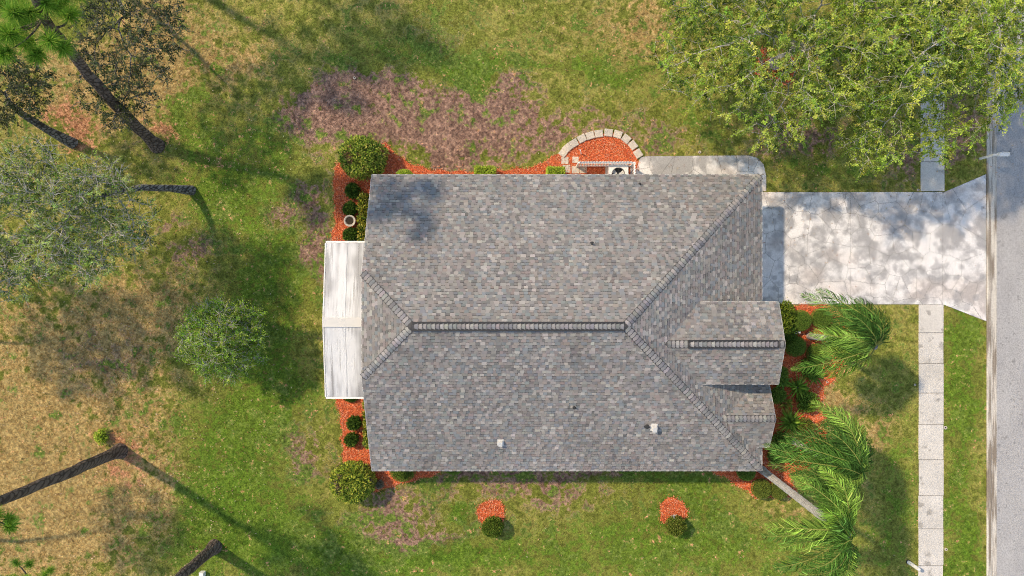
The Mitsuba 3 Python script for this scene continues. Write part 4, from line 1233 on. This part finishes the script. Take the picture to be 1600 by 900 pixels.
def frond(key, pts, pal, leaf=.76, n=70, sweep=(-.55, .1, -.35)):
    t = np.linspace(0, 1, 22)
    C = bez(pts, t)
    stem = tube(C, np.interp(t, [0, .25, 1], [.035, .022, .005]), 5)
    col = pick(pal, 1, .10)[0]
    tt = np.linspace(.14, 1.0, n)
    B = bez(pts, tt)
    tan = unit(np.gradient(B, axis=0))
    side = unit(np.cross(tan, np.array([0, 0, 1.0])))
    parts = [(stem.vertices, stem.faces, np.clip(np.array([.34, .36, .10]), 0, 1))]
    for sg in (1, -1):
        L = leaf * (np.sin(np.clip(tt * .86 + .16, 0, 1) * math.pi) ** .6) * R.uniform(.65, 1.2, n)
        d = unit(side * sg * .8 + tan * R.uniform(.6, 1.2, n)[:, None] + np.array([0, 0, 1.0]) * R.uniform(-.15, .45, n)[:, None] + R.normal(0, .10, (n, 3)))
        w = unit(np.cross(d, np.cross(d, tan) + 1e-6)) * R.uniform(.010, .017, n)[:, None]
        m1 = B + d * (L * .5)[:, None] + np.array([0, 0, -.05]) * L[:, None]
        d2 = unit(d + np.array(sweep) * R.uniform(.5, 1.3, n)[:, None] + [0, 0, -.55])
        e = m1 + d2 * (L * .55)[:, None]
        V = np.stack([B - w * .6, B + w * .6, m1 - w, m1 + w, e], 1).reshape(-1, 3)
        f = np.array([[0, 1, 3], [0, 3, 2], [2, 3, 4]])
        F = ((np.arange(n) * 5)[:, None, None] + f[None]).reshape(-1, 3)
        parts.append((V, F, np.repeat(np.clip(col * np.exp(R.normal(-.05, .5, (n, 1))), .01, .9), 5, 0)))
    m, c = join(parts)
    obj('frond', m, 'frond_material', key, color=c)


def palm(lab, base, head, r0, tips, extra=0, pal=PALM):
    """base, head: world points; tips: lists of picture points from the crown outwards with their heights."""
    k = thing('palm_tree', lab, 'palm tree', 'palms swept by the wind')
    base, head = np.array(base, float), np.array(head, float)
    t = np.linspace(0, 1, 30)
    C = base + (head - base) * t[:, None]
    rr = r0 * (1 + .3 * np.exp(-t * 14)) * (1 + .05 * (np.arange(30) % 2))
    obj('trunk', tube(C, rr, 16), 'palm_bark', k, smooth=50)
    sh_ = tube([head + [0, 0, -.9], head + [0, 0, -.3], head + [0, 0, .15]], [r0 * .95, r0 * 1.05, r0 * .5], 12)
    obj('crown_shaft', sh_, 'old_bark', k)
    for row in tips:
        p = [head + [0, 0, .05]] + [G(a, b, head[2] + dz) for a, b, dz in row]
        frond(k, p, pal if R.uniform() < .85 else [(.17, .32, .045), (.22, .38, .06)])
    for row in tips:      # lower, older fronds beside the first ones
        for rep_ in range(1 if R.uniform() < .75 else 0):
            j = R.normal(0, 10, 2)
            p = [head - [0, 0, .1]] + [G(a + j[0] * q, b + j[1] * q, head[2] + dz - .25 - .35 * q) for q, (a, b, dz) in zip(np.linspace(.4, 1.3, len(row)), row)]
            frond(k, p, [(.075, .16, .035), (.10, .2, .04)])
    for i in range(extra):
        a = R.uniform(0, 6.283); L = R.uniform(2.0, 2.9)
        d = np.array([math.cos(a), math.sin(a) , 0])
        w = np.array([-1.0, .1, 0])
        frond(k, [head + [0, 0, .05], head + d * L * .3 + w * L * .06 + [0, 0, .65], head + d * L * .5 + w * L * .3 + [0, 0, .35], head + d * L * .5 + w * L * .68 + [0, 0, -.5 - R.uniform(0, .5)]], pal)


h1 = G(1366, 541, 6.4)
palm('windswept palm beside the driveway', (h1[0], h1[1], 0), h1, .15,
     [[(1377, 516, .7), (1358, 499, .8), (1315, 472, .3), (1272, 451, -.4)], [(1362, 528, .9), (1349, 514, 1.0), (1319, 496, .6), (1287, 484, 0)], [(1380, 524, .4), (1379, 505, .6), (1362, 487, .3), (1333, 467, -.3)],
      [(1350, 536, .7), (1318, 528, .6), (1290, 523, .2), (1263, 521, -.4)], [(1345, 533, .9), (1330, 526, .9), (1315, 523, .8)], [(1345, 552, .4), (1310, 563, .2), (1275, 571, -.3), (1233, 578, -.9)],
      [(1348, 548, .4), (1325, 552, .2), (1300, 550, -.3), (1280, 546, -.9)], [(1363, 520, 1.0), (1350, 505, 1.1), (1328, 490, .8)], [(1360, 556, .0), (1335, 570, -.2), (1305, 580, -.8), (1275, 582, -1.3)],
      [(1372, 520, .3), (1355, 500, .0), (1330, 500, -.5), (1300, 505, -1.1)], [(1377, 535, .0), (1368, 515, -.2), (1345, 500, -.7), (1320, 510, -1.2)], [(1352, 540, .3), (1325, 540, .0), (1298, 535, -.6)]], 0)
h2 = G(1341, 744, 7.0)
palm('windswept palm with bright heart before the smaller gable', (h2[0], h2[1], 0), h2, .16,
     [[(1344, 708, .8), (1328, 670, .7), (1304, 648, .3), (1264, 626, -.4)], [(1337, 712, 1.0), (1318, 690, 1.0), (1298, 676, .6), (1270, 662, 0)], [(1335, 725, .8), (1304, 714, .7), (1260, 700, .2), (1215, 690, -.5)],
      [(1325, 733, .8), (1280, 725, .6), (1240, 718, .1), (1200, 707, -.6)], [(1325, 740, .6), (1280, 736, .4), (1240, 730, -.1), (1197, 727, -.8)], [(1347, 715, .4), (1343, 680, .4), (1325, 655, 0), (1300, 635, -.5)],
      [(1330, 735, 1.1), (1318, 732, 1.1), (1308, 733, .9)], [(1348, 735, .7), (1338, 748, .8), (1322, 755, .5)], [(1333, 722, .5), (1305, 700, .4), (1275, 685, -.1), (1240, 678, -.7)],
      [(1340, 715, .5), (1325, 690, .2), (1300, 668, -.3), (1285, 655, -.9)], [(1330, 745, .2), (1300, 748, 0), (1265, 745, -.6), (1232, 742, -1.2)], [(1328, 738, .6), (1300, 722, .5), (1268, 715, 0), (1225, 716, -.6)],
      [(1346, 725, .1), (1345, 700, -.1), (1338, 680, -.6), (1325, 668, -1.2)], [(1336, 730, .2), (1315, 712, -.1), (1290, 702, -.7), (1262, 695, -1.3)]], 0)
h3 = G(1322, 836, 9.3)
palm('tall palm with grey ringed trunk at the lower roof corner', (13.0, -9.45, 0), h3, .165,
     [[(1290, 828, .6), (1255, 826, .4), (1225, 825, -.1), (1192, 820, -.7)], [(1305, 850, .4), (1285, 864, .2), (1255, 878, -.3), (1205, 888, -.9)], [(1327, 800, .7), (1322, 772, .7), (1304, 748, .3), (1277, 729, -.3)],
      [(1318, 805, .8), (1304, 788, .7), (1285, 772, .3), (1262, 757, -.2), (1232, 751, -.8)], [(1328, 810, .4), (1332, 785, .4), (1322, 760, 0), (1305, 740, -.5)], [(1312, 815, .8), (1300, 803, .7), (1285, 800, .3)],
      [(1325, 860, .3), (1312, 885, .1), (1285, 897, -.4), (1245, 897, -.9)], [(1328, 862, .2), (1325, 890, 0), (1305, 910, -.5), (1275, 925, -1)], [(1318, 825, 1.0), (1312, 818, 1.1), (1308, 812, 1.0)],
      [(1326, 845, 1.0), (1318, 850, 1.0), (1306, 846, .8)], [(1300, 842, .3), (1270, 845, .1), (1245, 850, -.5), (1215, 860, -1.2)], [(1330, 850, .1), (1333, 875, -.1), (1325, 900, -.7)], [(1305, 832, .2), (1282, 838, -.2), (1262, 846, -.8)],
      [(1325, 800, .2), (1312, 775, .1), (1290, 765, -.5), (1268, 770, -1.1)], [(1320, 855, .6), (1305, 872, .5), (1280, 886, .1), (1255, 890, -.4)], [(1315, 812, .3), (1298, 790, .0), (1275, 785, -.7)]], 0)
